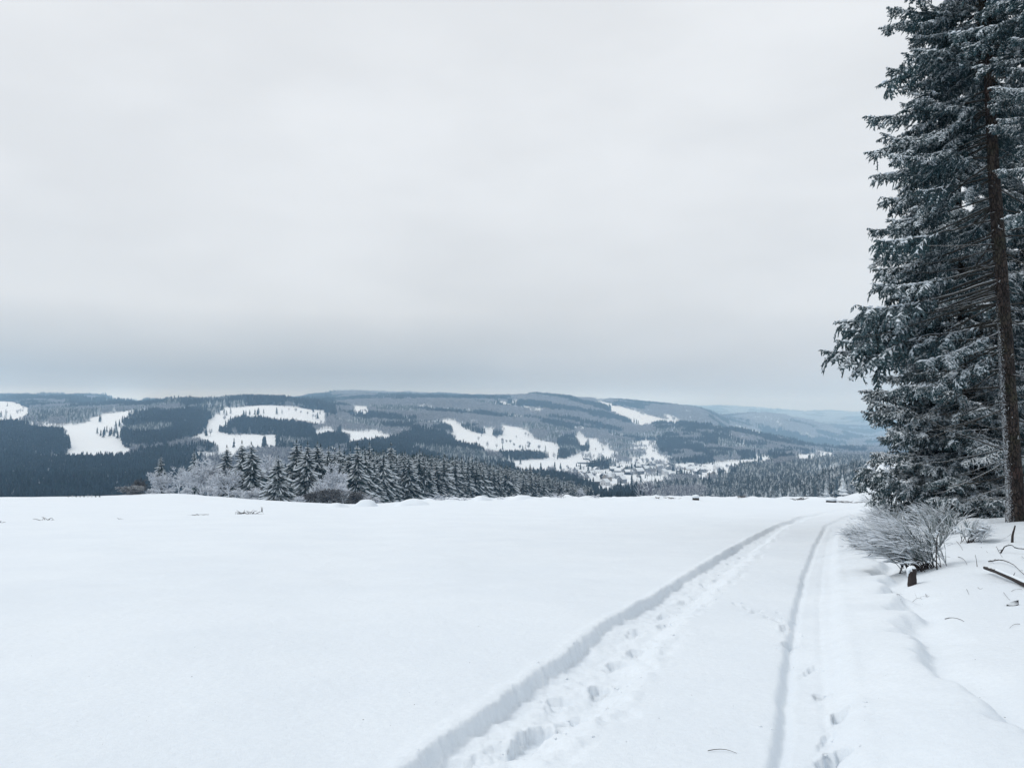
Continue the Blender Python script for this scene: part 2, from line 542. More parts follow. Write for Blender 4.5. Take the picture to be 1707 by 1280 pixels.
M = dict(
    ground=snow_ground(), snow=snow_mat(),
    needle=needle_mat('needles_near', (0.008, 0.034, 0.043), (0.032, 0.082, 0.094), 0.10, 0.55, 11, attr=True),
    needle_mid=needle_mat('needles_mid', (0.009, 0.026, 0.032), (0.026, 0.056, 0.060), 0.62, 1.35, 1.2),
    needle_dark=needle_mat('needles_far_dark', (0.005, 0.018, 0.028), (0.020, 0.048, 0.066), 0.66, 1.25, .35, per_obj=.85),
    needle_far=needle_mat('needles_far_rimed', (0.025, 0.046, 0.058), (0.080, 0.115, 0.135), 0.10, 0.95, .8, per_obj=.6),
    bark=bark_mat(),
    branch=twig_mat('branch_bark', (0.020, 0.020, 0.018), (0.055, 0.050, 0.044), 0.55, 0.95, 10),
    far_trunk=plain_mat('far_trunk', (0.035, 0.033, 0.036)),
    rime=twig_mat('rimed_twigs', (0.10, 0.115, 0.14), (0.30, 0.33, 0.37), -0.55, 0.5, 4, (0.70, 0.75, 0.82)),
    rime_dark=twig_mat('dark_twigs', (0.026, 0.027, 0.031), (0.066, 0.066, 0.072), 0.40, 1.2, 5),
    bare_far=twig_mat('bare_far', (0.06, 0.07, 0.10), (0.20, 0.22, 0.27), -0.1, 1.0, .5),
    broom=twig_mat('broom_stems', (0.035, 0.062, 0.058), (0.13, 0.165, 0.16), -0.25, 0.6, 22, (0.72, 0.77, 0.83)),
    dead=twig_mat('dead_wood', (0.018, 0.014, 0.014), (0.05, 0.042, 0.04), 0.75, 1.05, 16),
    wall_grey=plain_mat('wall_grey', (0.16, 0.17, 0.19)), wall_dark=plain_mat('wall_dark', (0.045, 0.045, 0.05)),
    wall_white=plain_mat('wall_white', (0.58, 0.60, 0.62)), wall_tan=plain_mat('wall_tan', (0.26, 0.23, 0.20)),
    pane=plain_mat('pane', (0.03, 0.035, 0.045), .2),
)


# ------------------------------------------------------------------ mesh helpers
def new_mesh(name, V, F, mats, mi=None, smooth=False, attr=None):
    """V (n,3); F list of index arrays (m,3) or (m,4)"""
    me = bpy.data.meshes.new(name)
    V = np.asarray(V, np.float32)
    Fs = [np.asarray(f, np.int32) for f in (F if isinstance(F, list) else [F]) if len(f)]
    loops = np.concatenate([f.ravel() for f in Fs])
    cnt = np.concatenate([np.full(len(f), f.shape[1], np.int32) for f in Fs])
    st = np.r_[0, np.cumsum(cnt)[:-1]].astype(np.int32)
    me.vertices.add(len(V))
    me.vertices.foreach_set('co', V.ravel())
    me.loops.add(len(loops))
    me.loops.foreach_set('vertex_index', loops)
    me.polygons.add(len(cnt))
    me.polygons.foreach_set('loop_start', st)
    me.polygons.foreach_set('loop_total', cnt)
    for m in (mats if isinstance(mats, (list, tuple)) else [mats]):
        me.materials.append(m)
    if mi is not None:
        me.polygons.foreach_set('material_index', np.asarray(mi, np.int32))
    me.polygons.foreach_set('use_smooth', np.full(len(cnt), smooth))
    if attr is not None:
        a = me.attributes.new('snow', 'FLOAT', 'POINT')
        a.data.foreach_set('value', np.asarray(attr, np.float32))
    me.update(calc_edges=True)
    return me


def obj(name, me, parent=None, label=None, cat=None, group=None, kind=None, loc=None, rz=None):
    o = bpy.data.objects.new(name, me)
    COL.objects.link(o)
    if parent is not None:
        o.parent = parent
    if loc is not None:
        o.location = loc
    if rz is not None:
        o.rotation_euler = (0, 0, rz)
    for k, v in (('label', label), ('category', cat), ('group', group), ('kind', kind)):
        if v:
            o[k] = v
    return o


class Geo:
    """collects triangles and quads with a material index and a snow value"""
    def __init__(self):
        self.V, self.F3, self.F4, self.m3, self.m4, self.A, self.n = [], [], [], [], [], [], 0

    def add(self, V, F, mi=0, a=0.0):
        V = np.asarray(V, float).reshape(-1, 3)
        F = np.asarray(F, int) + self.n
        self.V.append(V)
        self.A.append(np.full(len(V), a) if np.ndim(a) == 0 else np.asarray(a, float))
        if F.shape[1] == 3:
            self.F3.append(F); self.m3.append(np.full(len(F), mi))
        else:
            self.F4.append(F); self.m4.append(np.full(len(F), mi))
        self.n += len(V)

    def mesh(self, name, mats, smooth=False, attr=False):
        F, mi = [], []
        if self.F3:
            F.append(np.concatenate(self.F3)); mi.append(np.concatenate(self.m3))
        if self.F4:
            F.append(np.concatenate(self.F4)); mi.append(np.concatenate(self.m4))
        return new_mesh(name, np.concatenate(self.V), F, mats, np.concatenate(mi), smooth, np.concatenate(self.A) if attr else None)

    def frames(self, d):
        d = d / (np.linalg.norm(d, axis=1, keepdims=True) + 1e-12)
        ref = np.where(np.abs(d[:, 2:3]) > .9, [[1., 0, 0]], [[0., 0, 1]])
        a = np.cross(d, ref)
        a /= np.linalg.norm(a, axis=1, keepdims=True) + 1e-12
        return d, a, np.cross(a, d)

    def spindles(self, P, Q, r, sides=3, mi=0, a=0.0, r0=.45, mid=.4):
        """many tapered shoots P->Q at once"""
        P, Q = np.asarray(P, float), np.asarray(Q, float)
        N = len(P)
        if N == 0:
            return
        r = np.broadcast_to(np.asarray(r, float), (N,))[:, None]
        d, A, B = self.frames(Q - P)
        th = np.arange(sides) * 2 * math.pi / sides + math.pi / 2
        ring = A[:, None] * np.cos(th)[None, :, None] + B[:, None] * np.sin(th)[None, :, None]
        v0 = P[:, None] + ring * (r * r0)[:, None]
        v1 = (P + (Q - P) * mid)[:, None] + ring * r[:, None]
        V = np.concatenate([v0, v1, Q[:, None]], 1)
        k = 2 * sides + 1
        o = np.arange(N)[:, None] * k
        s = np.arange(sides)
        t = (s + 1) % sides
        quad = np.stack([s, t, t + sides, s + sides], 1)
        tri = np.stack([s + sides, t + sides, np.full(sides, 2 * sides)], 1)
        a_ = np.repeat(np.broadcast_to(np.asarray(a, float), (N,)), k)
        n0 = self.n
        self.V.append(V.reshape(-1, 3)); self.A.append(a_); self.n += N * k
        self.F4.append((o[:, :, None] + quad[None]).reshape(-1, 4) + n0); self.m4.append(np.full(N * sides, mi))
        self.F3.append((o[:, :, None] + tri[None]).reshape(-1, 3) + n0); self.m3.append(np.full(N * sides, mi))

    def tube(self, pts, rad, sides=5, mi=0, a=0.0, cap=True):
        pts = np.asarray(pts, float)
        n = len(pts)
        rad = np.broadcast_to(np.asarray(rad, float), (n,))
        d = np.gradient(pts, axis=0)
        d, A, B = self.frames(d)
        for i in range(1, n):                       # keep the frame from flipping
            A[i] = A[i - 1] - d[i] * (A[i - 1] @ d[i])
            A[i] /= np.linalg.norm(A[i]) + 1e-12
            B[i] = np.cross(A[i], d[i])
        th = np.arange(sides) * 2 * math.pi / sides
        V = pts[:, None] + (A[:, None] * np.cos(th)[None, :, None] + B[:, None] * np.sin(th)[None, :, None]) * rad[:, None, None]
        V = V.reshape(-1, 3)
        s = np.arange(sides); t = (s + 1) % sides
        F = np.concatenate([np.stack([s + i * sides, t + i * sides, t + (i + 1) * sides, s + (i + 1) * sides], 1) for i in range(n - 1)])
        self.add(V, F, mi, a)
        if cap:
            e = len(V) - sides
            self.add(np.r_[V[e:], [pts[-1] + d[-1] * rad[-1] * .4]], np.stack([s, t, np.full(sides, sides)], 1), mi, a)


# ------------------------------------------------------------------ the ground sheet
az = np.concatenate([np.arange(-180, -45, 3.0), np.arange(-45, -37, .6), np.arange(-37, 37, .115), np.arange(37, 45, .6), np.arange(45, 180, 3.0)])
rr = [1.2]
while rr[-1] < 12000:
    r_ = rr[-1]
    rr.append(r_ * (1.006 if r_ < 26 and r_ > 3.2 else 1.011 if r_ < 160 else 1.02 if r_ < 6000 else 1.05))
rr = np.array(rr)
na, nr = len(az), len(rr)
AX, RX = np.meshgrid(np.radians(az), rr)
X, Y = RX * np.sin(AX), RX * np.cos(AX)
Zg = ground_h(X.ravel(), Y.ravel()).reshape(X.shape)
V = np.stack([X, Y, Zg], -1).reshape(-1, 3)
i, j = np.meshgrid(np.arange(nr - 1), np.arange(na), indexing='ij')
jn = (j + 1) % na
F = np.stack([i * na + j, (i + 1) * na + j, (i + 1) * na + jn, i * na + jn], -1).reshape(-1, 4)[:, ::-1]
V = np.r_[V, [[0, 0, 0]]]
j = np.arange(na)
F3 = np.stack([np.full(na, len(V) - 1), (j + 1) % na, j], 1)
obj('snow_field', new_mesh('snow_field', V, [F, F3], M['ground'], smooth=True), kind='structure',
    label='snow covered field, forest track and valley hills reaching the horizon')
ZMIN, ZMAX = float(Zg.min()), float(Zg.max())
print('ground', nr, na, 'z', ZMIN, ZMAX, time.time() - T0)


# ------------------------------------------------------------------ far forest: prototypes
def far_conifer(seed, h=1.0, tiers=5, sides=7, w=.17):
    g = np.random.default_rng(seed)
    G = Geo()
    for k in range(tiers):
        t = k / tiers
        z1 = .10 + .84 * t
        z2 = min(1.0, z1 + .84 / tiers * 1.75)
        r = w * (1 - t) ** .85 * g.uniform(.85, 1.15) + .015
        th = np.arange(sides) * 2 * math.pi / sides + g.uniform(0, 6)
        rad = r * g.uniform(.6, 1.25, sides)
        zz = z1 + g.uniform(-.035, .035, sides)
        V = np.c_[rad * np.cos(th), rad * np.sin(th), zz]
        V = np.r_[V, [[g.normal(0, .006), g.normal(0, .006), z2]]]
        s = np.arange(sides)
        G.add(V, np.stack([s, (s + 1) % sides, np.full(sides, sides)], 1), 0)
    G.tube([(0, 0, -.15), (0, 0, .3)], [.016, .012], 3, 1, cap=False)
    return G


def far_bare(seed, n=46, w=.26):
    """leafless crown: sprays of fine twigs"""
    g = np.random.default_rng(seed)
    G = Geo()
    G.tube([(0, 0, -.15), (g.normal(0, .02), g.normal(0, .02), .45)], [.022, .012], 3, 1, cap=False)
    u = g.normal(0, 1, (n, 3))
    u /= np.linalg.norm(u, axis=1, keepdims=True)
    c = u * g.uniform(.35, 1, (n, 1)) * [w, w, .36] + [0, 0, .6]
    c[:, 2] = np.clip(c[:, 2], .2, 1)
    d = c - [0, 0, .3]
    d /= np.linalg.norm(d, axis=1, keepdims=True)
    d = d + g.normal(0, .45, (n, 3))
    l = g.uniform(.07, .15, (n, 1))
    G.spindles(c - d * l, c + d * l * .9, g.uniform(.013, .024, n), 3, 0)
    return G


def clump(gen, n, size, seed):
    g = np.random.default_rng(seed)
    out_ = Geo()
    for k in range(n):
        G = gen(seed * 31 + k)
        s = g.uniform(.75, 1.15)
        o = np.r_[g.uniform(-size, size, 2), g.normal(0, .06)]
        for Vv, A in zip(G.V, G.A):
            out_.V.append(Vv * s + o); out_.A.append(A)
        for F_, m_ in zip(G.F3, G.m3):
            out_.F3.append(F_ + out_.n); out_.m3.append(m_)
        for F_, m_ in zip(G.F4, G.m4):
            out_.F4.append(F_ + out_.n); out_.m4.append(m_)
        out_.n += G.n
    return out_


def proto_collection(name, metas):
    c = bpy.data.collections.new(name)
    for k, (G, mats) in enumerate(metas):
        o = bpy.data.objects.new('%s_kind_%02d' % (name, k), G.mesh('%s_%02d' % (name, k), mats))
        c.objects.link(o)
    return c


PC = dict(
    dark=proto_collection('dark_conifer', [(far_conifer(s, w=.15 + .02 * (s % 3)), [M['needle_dark'], M['far_trunk']]) for s in range(6)]),
    rimed=proto_collection('rimed_conifer', [(far_conifer(40 + s, tiers=6, w=.16 + .02 * (s % 3)), [M['needle_far'], M['far_trunk']]) for s in range(6)]),
    bare=proto_collection('bare_crown', [(far_bare(80 + s), [M['bare_far'], M['far_trunk']]) for s in range(6)]),
    dark_c=proto_collection('dark_conifer_clump', [(clump(lambda q: far_conifer(q, tiers=4, sides=5), 7, .45, 100 + s), [M['needle_dark'], M['far_trunk']]) for s in range(5)]),
    bare_c=proto_collection('bare_crown_clump', [(clump(lambda q: far_bare(q, 22, .28), 7, .5, 130 + s), [M['bare_far'], M['far_trunk']]) for s in range(5)]),
)


def scatter(name, pts, scl, coll, nvar, label, cat):
    """one mass of trees: instances of real tree meshes on points"""
    n = len(pts)
    if n == 0:
        return
    me = bpy.data.meshes.new(name)
    me.vertices.add(n)
    me.vertices.foreach_set('co', np.asarray(pts, np.float32).ravel())
    for nm, ty, dat in (('scl', 'FLOAT', scl), ('rot', 'FLOAT', rng.uniform(0, 6.28, n)), ('var', 'INT', rng.integers(0, nvar, n))):
        a = me.attributes.new(nm, ty, 'POINT')
        a.data.foreach_set('value', np.asarray(dat, np.float32 if ty == 'FLOAT' else np.int32))
    o = obj(name, me, label=label, cat=cat, kind='stuff')
    t = bpy.data.node_groups.new(name, 'GeometryNodeTree')
    t.interface.new_socket('Geometry', in_out='INPUT', socket_type='NodeSocketGeometry')
    t.interface.new_socket('Geometry', in_out='OUTPUT', socket_type='NodeSocketGeometry')
    q = NB(t)
    gi, go = q.node('NodeGroupInput'), q.node('NodeGroupOutput')
    ci = q.node('GeometryNodeCollectionInfo')
    ci.inputs['Collection'].default_value = coll
    ci.inputs['Separate Children'].default_value = True
    ci.inputs['Reset Children'].default_value = True
    ip = q.node('GeometryNodeInstanceOnPoints')
    ip.inputs['Pick Instance'].default_value = True

    def na_(nm, ty):
        x = q.node('GeometryNodeInputNamedAttribute', data_type=ty)
        x.inputs['Name'].default_value = nm
        return [s for s in x.outputs if s.enabled][0]
    cx = q.node('ShaderNodeCombineXYZ')
    q.l.new(na_('rot', 'FLOAT'), cx.inputs[2])
    q.l.new(gi.outputs[0], ip.inputs['Points'])
    q.l.new(ci.outputs[0], ip.inputs['Instance'])
    q.l.new(na_('var', 'INT'), ip.inputs['Instance Index'])
    q.l.new(cx.outputs[0], ip.inputs['Rotation'])
    q.l.new(na_('scl', 'FLOAT'), ip.inputs['Scale'])
    q.l.new(ip.outputs[0], go.inputs[0])
    md = o.modifiers.new('trees', 'NODES')
    md.node_group = t
    return o


def inside(poly, x, y):
    p = np.asarray(poly, float)
    r = np.zeros(x.shape, bool)
    x0, y0 = p[-1]
    for x1, y1 in p:
        if y0 != y1:
            c = ((y1 > y) != (y0 > y)) & (x < (x0 - x1) * (y - y1) / (y0 - y1) + x1)
            r ^= c
        x0, y0 = x1, y1
    return r


# clearings and fields as seen in the valley (traced sight lines, used only to find the ground they lie on)
CLEAR = [
    [(45, 715), (144, 705), (144, 698), (174, 690), (214, 686), (267, 688), (250, 692), (207, 696), (204, 712), (229, 714), (229, 718), (205, 724), (203, 738), (224, 754), (209, 768), (112, 772), (30, 768), (30, 760), (112, 760), (113, 746), (108, 733), (98, 727), (111, 720), (45, 720)],
    [(120, 670), (215, 661), (243, 662), (243, 671), (185, 669), (125, 673)],
    [(0, 668), (20, 668), (58, 685), (22, 699), (-40, 697), (-40, 668)],
    [(375, 679), (430, 676), (491, 676), (511, 682), (541, 684), (546, 700), (529, 700), (448, 699), (434, 693), (405, 692), (382, 702), (366, 712), (363, 721), (385, 724), (447, 725), (463, 724), (462, 752), (380, 758), (317, 740), (320, 728), (338, 721), (348, 703), (363, 688)],
    [(311, 757), (345, 755), (400, 752), (398, 778), (335, 775)],
    [(520, 721), (541, 714), (556, 717), (556, 729), (529, 733)],
    [(566, 719), (602, 718), (622, 718), (649, 727), (649, 743), (619, 745), (597, 746), (579, 748), (579, 735), (571, 726)],
    [(542, 746), (563, 745), (563, 758), (544, 758)],
    [(576, 677), (619, 678), (612, 688), (594, 685)],
    [(739, 695), (750, 698), (773, 714), (803, 724), (808, 716), (826, 717), (826, 727), (848, 727), (833, 708), (871, 714), (886, 721), (891, 731), (929, 740), (936, 756), (911, 752), (861, 749), (821, 752), (794, 741), (757, 729), (751, 708)],
    [(843, 769), (881, 765), (947, 765), (952, 760), (977, 751), (1000, 765), (1004, 773), (985, 783), (906, 795), (870, 797), (850, 780)],
    [(955, 726), (967, 721), (976, 728), (979, 743), (966, 738)],
    [(980, 730), (997, 730), (997, 738), (1015, 746), (1022, 753), (1033, 756), (1029, 765), (1013, 765), (990, 752), (980, 743)],
    [(963, 704), (970, 704), (977, 714), (966, 711)],
    [(986, 661), (998, 666), (1017, 673), (1030, 676), (1056, 684), (1086, 693), (1106, 699), (1137, 701), (1127, 708), (1112, 711), (1122, 704), (1095, 704), (1069, 709), (1056, 706), (1048, 698), (1030, 688), (1010, 678), (994, 671)],
    [(1104, 693), (1120, 698), (1118, 700), (1104, 696)],
    [(1051, 738), (1083, 739), (1083, 744), (1050, 744)],
    [(1045, 765), (1074, 761), (1077, 752), (1093, 751), (1101, 760), (1119, 761), (1125, 768), (1110, 775), (1062, 776)],
    [(925, 792), (960, 785), (1000, 784), (1040, 772), (1100, 772), (1180, 774), (1218, 785), (1218, 800), (1185, 806), (1150, 805), (1122, 806), (1122, 816), (1092, 822), (1060, 828), (1000, 830), (985, 812), (960, 805), (925, 800)],
    [(1135, 814), (1179, 802), (1181, 808), (1165, 818), (1140, 820)],
    [(1141, 776), (1197, 771), (1240, 767), (1290, 762), (1290, 774), (1240, 786), (1143, 792)],
    [(1327, 758), (1390, 753), (1392, 766), (1350, 772), (1322, 770)],
    [(1352, 787), (1443, 779), (1456, 770), (1560, 762), (1560, 850), (1410, 850), (1425, 822), (1443, 806), (1440, 798), (1400, 800), (1365, 797)],
    [(796, 772), (815, 770), (822, 782), (805, 790)],
]
# woods: name, label, outline, prototype, height range
WOODS = [
    ('valley_spruce_wood', 'dark dense spruce wood in the hollow below the left field edge', [(-300, 752), (30, 768), (112, 770), (209, 766), (320, 757), (335, 775), (330, 900), (-300, 900)], 'dark', (15, 24)),
    ('field_side_spruce_wood', 'dark spruce wood left of the bright open hillside field', [(-300, 705), (45, 716), (111, 714), (98, 727), (113, 746), (112, 760), (30, 760), (-300, 760)], 'dark', (17, 24)),
    ('hillside_spruce_wood', 'spruce block right of the bright open hillside field', [(204, 696), (260, 690), (345, 690), (352, 703), (338, 721), (318, 733), (300, 745), (270, 755), (224, 755), (203, 738), (205, 724), (229, 718), (229, 712), (204, 712)], 'dark', (16, 24)),
    ('island_spruce_wood', 'flat topped spruce block enclosed by the central hillside field', [(363, 708), (385, 700), (405, 691), (434, 692), (448, 698), (529, 699), (530, 716), (447, 725), (385, 725), (363, 722)], 'dark', (16, 22)),
    ('hedge_spruce_wood', 'spruce belt below the central hillside field', [(457, 720), (520, 718), (530, 732), (556, 730), (566, 719), (585, 745), (563, 750), (470, 748)], 'dark', (16, 24)),
    ('skyline_spruce_wood', 'spruce wood along the left hill skyline', [(243, 650), (540, 640), (560, 690), (511, 681), (491, 675), (375, 678), (340, 682), (243, 674)], 'dark', (18, 30)),
    ('ridge_spruce_wood', 'dark spruce ridge descending behind the snow dusted plantation', [(590, 742), (650, 738), (690, 722), (740, 728), (790, 748), (822, 782), (830, 800), (800, 830), (560, 800)], 'dark', (17, 26)),
    ('meadow_spruce_wood', 'dark spruce strip above the wide white meadow', [(833, 747), (861, 748), (911, 752), (948, 757), (948, 766), (881, 766), (843, 770), (833, 765)], 'dark', (17, 23)),
    ('knoll_spruce_wood', 'rounded dark wooded knoll between white clearings', [(930, 738), (955, 727), (966, 738), (981, 745), (985, 752), (952, 761), (936, 757)], 'dark', (17, 24)),
    ('village_edge_spruce_wood', 'dark young spruce wood in front of the village', [(800, 790), (850, 781), (870, 797), (925, 800), (985, 812), (1000, 830), (1075, 832), (1075, 900), (760, 900)], 'dark', (13, 20)),
    ('hill_foot_spruce_wood', 'blue dark conifers on the hill foot behind the village', [(1090, 700), (1140, 706), (1215, 720), (1225, 768), (1120, 762), (1100, 755)], 'dark', (17, 25)),
    ('valley_plantation', 'grey rimed conifer plantation beyond the bend of the track', [(1185, 812), (1218, 800), (1284, 786), (1340, 770), (1400, 764), (1456, 768), (1443, 779), (1352, 788), (1400, 800), (1443, 800), (1425, 823), (1410, 900), (1140, 900), (1180, 818)], 'rimed', (12, 19)),
    ('meadow_belt_wood', 'low dark hedge wood beside the village meadow strip', [(1115, 768), (1190, 763), (1190, 772), (1141, 777), (1110, 777)], 'dark', (10, 14)),
]

# what ground the eye can see: highest sight line so far, along each bearing
_D = np.exp(np.linspace(math.log(60), math.log(11000), 420))
_P = np.linspace(-120, 1830, 391)
PXg, Dg = np.meshgrid(_P, _D, indexing='ij')
xg = (PXg - 853.5) / FPX * Dg
_, row_g = project(xg, Dg, base_h(xg.ravel(), Dg.ravel()).reshape(xg.shape))
HORIZ = np.minimum.accumulate(row_g, axis=1)


def hidden(px, D, toprow):
    i = np.clip(((px + 120) / 5).astype(int), 0, len(_P) - 1)
    j = np.clip(((np.log(D) - math.log(60)) / (math.log(11000) - math.log(60)) * 419).astype(int) - 6, 0, 419)
    return toprow > HORIZ[i, j] + 2


def sample(d0, d1, step):
    n = 0
    Yv = np.arange(d0, d1, step)
    P = []
    for yv in Yv:
        half = .70 * yv + 40
        xs = np.arange(-half, half, step)
        P.append(np.c_[xs, np.full(len(xs), yv)])
    P = np.concatenate(P)
    P += rng.uniform(-.45, .45, P.shape) * step
    return P


def stands(x, y, size, seed):
    """forestry stands: the cell each point belongs to, as three random numbers"""
    u, v = (x * .86 + y * .5) / size, (-x * .5 + y * .86) / size
    iu, iv = np.floor(u), np.floor(v)
    best = np.full(x.shape, 1e9)
    res = np.zeros((3,) + x.shape)
    for du in (-1, 0, 1):
        for dv in (-1, 0, 1):
            cu, cv = iu + du, iv + dv
            d = np.abs(cu + _hash(cu, cv, seed) - u) + np.abs(cv + _hash(cu, cv, seed + 1) - v)
            m_ = d < best
            best = np.where(m_, d, best)
            for k in range(3):
                res[k] = np.where(m_, _hash(cu, cv, seed + 2 + k), res[k])
    return res


masses = {}


def put_mass(name, label, cat, kind, P, s):
    masses.setdefault((name, kind), [label, cat, [], []])
    masses[(name, kind)][2].append(P)
    masses[(name, kind)][3].append(s)


for d0, d1, step, cl in ((330, 900, 3.9, False), (900, 1700, 4.9, False), (1700, 3000, 6.4, False), (3000, 5200, 14.5, True), (5200, 12400, 25, True)):
    P = sample(d0, d1, step)
    z = base_h(P[:, 0], P[:, 1])
    px, py = project(P[:, 0], P[:, 1], z)
    keep = (px > -60) & (px < 1560) & ~((P[:, 1] < 620) & (px < 985) & (px > 330))
    jx = fbm(P[:, 0] / 28, P[:, 1] / 28, 77, 4) * 6.0 + rng.normal(0, 1.0, len(P))
    jy = fbm(P[:, 0] / 28, P[:, 1] / 28, 78, 4) * 2.8 + rng.normal(0, .6, len(P))
    stray = (rng.random(len(P)) < .10 * sm(.15, .6, fbm(P[:, 0] / 45, P[:, 1] / 45, 79, 3))) & (P[:, 1] < 3000)
    for c in CLEAR:
        keep &= ~(inside(c, px + jx, py + jy) & ~stray)
        if d0 >= 1700:                      # no trees so close below a clearing that they would hide it
            keep &= ~(inside(c, px + jx, py + jy - 15 / P[:, 1] * FPX) & ~stray)
    top = py - 22 / P[:, 1] * FPX
    keep &= ~hidden(px, P[:, 1], top)
    keep &= ~((P[:, 1] < 480) & (px < 980))
    keep &= ~((P[:, 1] < np.where(px > 1250, 430, 600)) & (px > 1080))
    P, z, px, py = P[keep], z[keep], px[keep], py[keep]
    jx, jy = jx[keep], jy[keep]
    sa, sb, sc = stands(P[:, 0], P[:, 1], 150 if d0 < 3000 else 260, 400)
    done = np.zeros(len(P), bool)
    for (nm, lab, poly, kind, (h0, h1)) in WOODS:
        m = inside(poly, px + jx, py + jy) & ~done
        if not m.any():
            continue
        if nm.startswith('hill_foot'):
            m = m & (fbm(P[:, 0] / 70, P[:, 1] / 70, 16, 3) > -.12)
        done |= m
        k = m & (rng.random(len(P)) < .97)
        hs = rng.uniform(h0, h1, k.sum()) * (0.9 + .25 * fbm(P[k, 0] / 60, P[k, 1] / 60, 12, 2)) * np.where(P[k, 1] < 620, .74, 1) * (.78 + .4 * sb[k])
        if cl:
            put_mass(nm, lab, 'wood', 'dark_c', np.c_[P[k], z[k]], hs)
        else:
            rim = (sa[k] > .74) if kind == 'dark' and not nm.startswith(('valley', 'field_side', 'village_edge')) else np.zeros(k.sum(), bool)
            Pk = np.c_[P[k], z[k]]
            put_mass(nm, lab, 'wood', kind, Pk[~rim], hs[~rim])
            put_mass(nm + '_rimed', lab.replace('dark ', '') + ', frosted stands', 'wood', 'rimed', Pk[rim], hs[rim])
    rest = ~done
    nz = fbm(P[:, 0] / 170, P[:, 1] / 170, 14, 3)
    nz2 = fbm(P[:, 0] / 60, P[:, 1] / 60, 15, 3)
    conif = sa + .25 * nz > np.where(px < 560, .50, np.where(px < 1050, .72, .68))
    rimed = conif & (sb > .55) & (not cl)
    thin = (rng.random(len(P)) < (.55 + .45 * np.sqrt(sc)) * np.where(nz2 < -.22, .38, .95) * np.where(nz2 > .45, .7, 1)) | (cl & (rng.random(len(P)) < .9))
    nz3 = fbm(P[:, 0] / 95, P[:, 1] / 140, 17, 4)
    thin &= ~((nz3 < -.30) & (P[:, 1] > 1100) & (rng.random(len(P)) < .93))
    far = 'far' if d0 >= 3000 else 'hill'
    for (m, kind, nm, lab) in ((rest & rimed & thin, 'rimed', 'hill_rimed_conifers', 'frosted conifer stands on the nearer valley hills'),
                               (rest & conif & ~rimed & thin, 'dark', far + '_conifers', 'conifer stands scattered through the %s woods' % ('farthest hazy' if far == 'far' else 'nearer valley hill')),
                               (rest & ~conif & thin, 'bare', far + '_bare_wood', 'grey leafless rimed wood covering the %s hills' % ('farthest hazy' if far == 'far' else 'middle valley'))):
        if not m.any():
            continue
        hs = (rng.uniform(13, 21, m.sum()) if kind != 'bare' else rng.uniform(11, 18, m.sum())) * (.7 + .55 * sc[m])
        # in the valley bottom near the village the loose trees are lower
        put_mass(nm, lab, 'wood', kind + ('_c' if cl else ''), np.c_[P[m], z[m]], hs * (1.75 if d0 > 5000 else 1.25 if cl else 1))
tot = 0
for (nm, kind), (lab, cat, PP, SS) in masses.items():
    PP, SS = np.concatenate(PP), np.concatenate(SS)
    tot += len(PP)
    scatter(nm, PP, SS, PC[kind], len(PC[kind].objects), lab, cat)
print('forest instances', tot, time.time() - T0)
#NEXT
def gz(x, y):
    return float(ground_h(x, y)[0])


def spot(px, py):
    p = hit(px, py)
    return np.array([p[0], p[1], gz(*p)])


def at_d(px, D):
    x = (px - 853.5) / FPX * D
    return np.array([x, D, gz(x, D)])


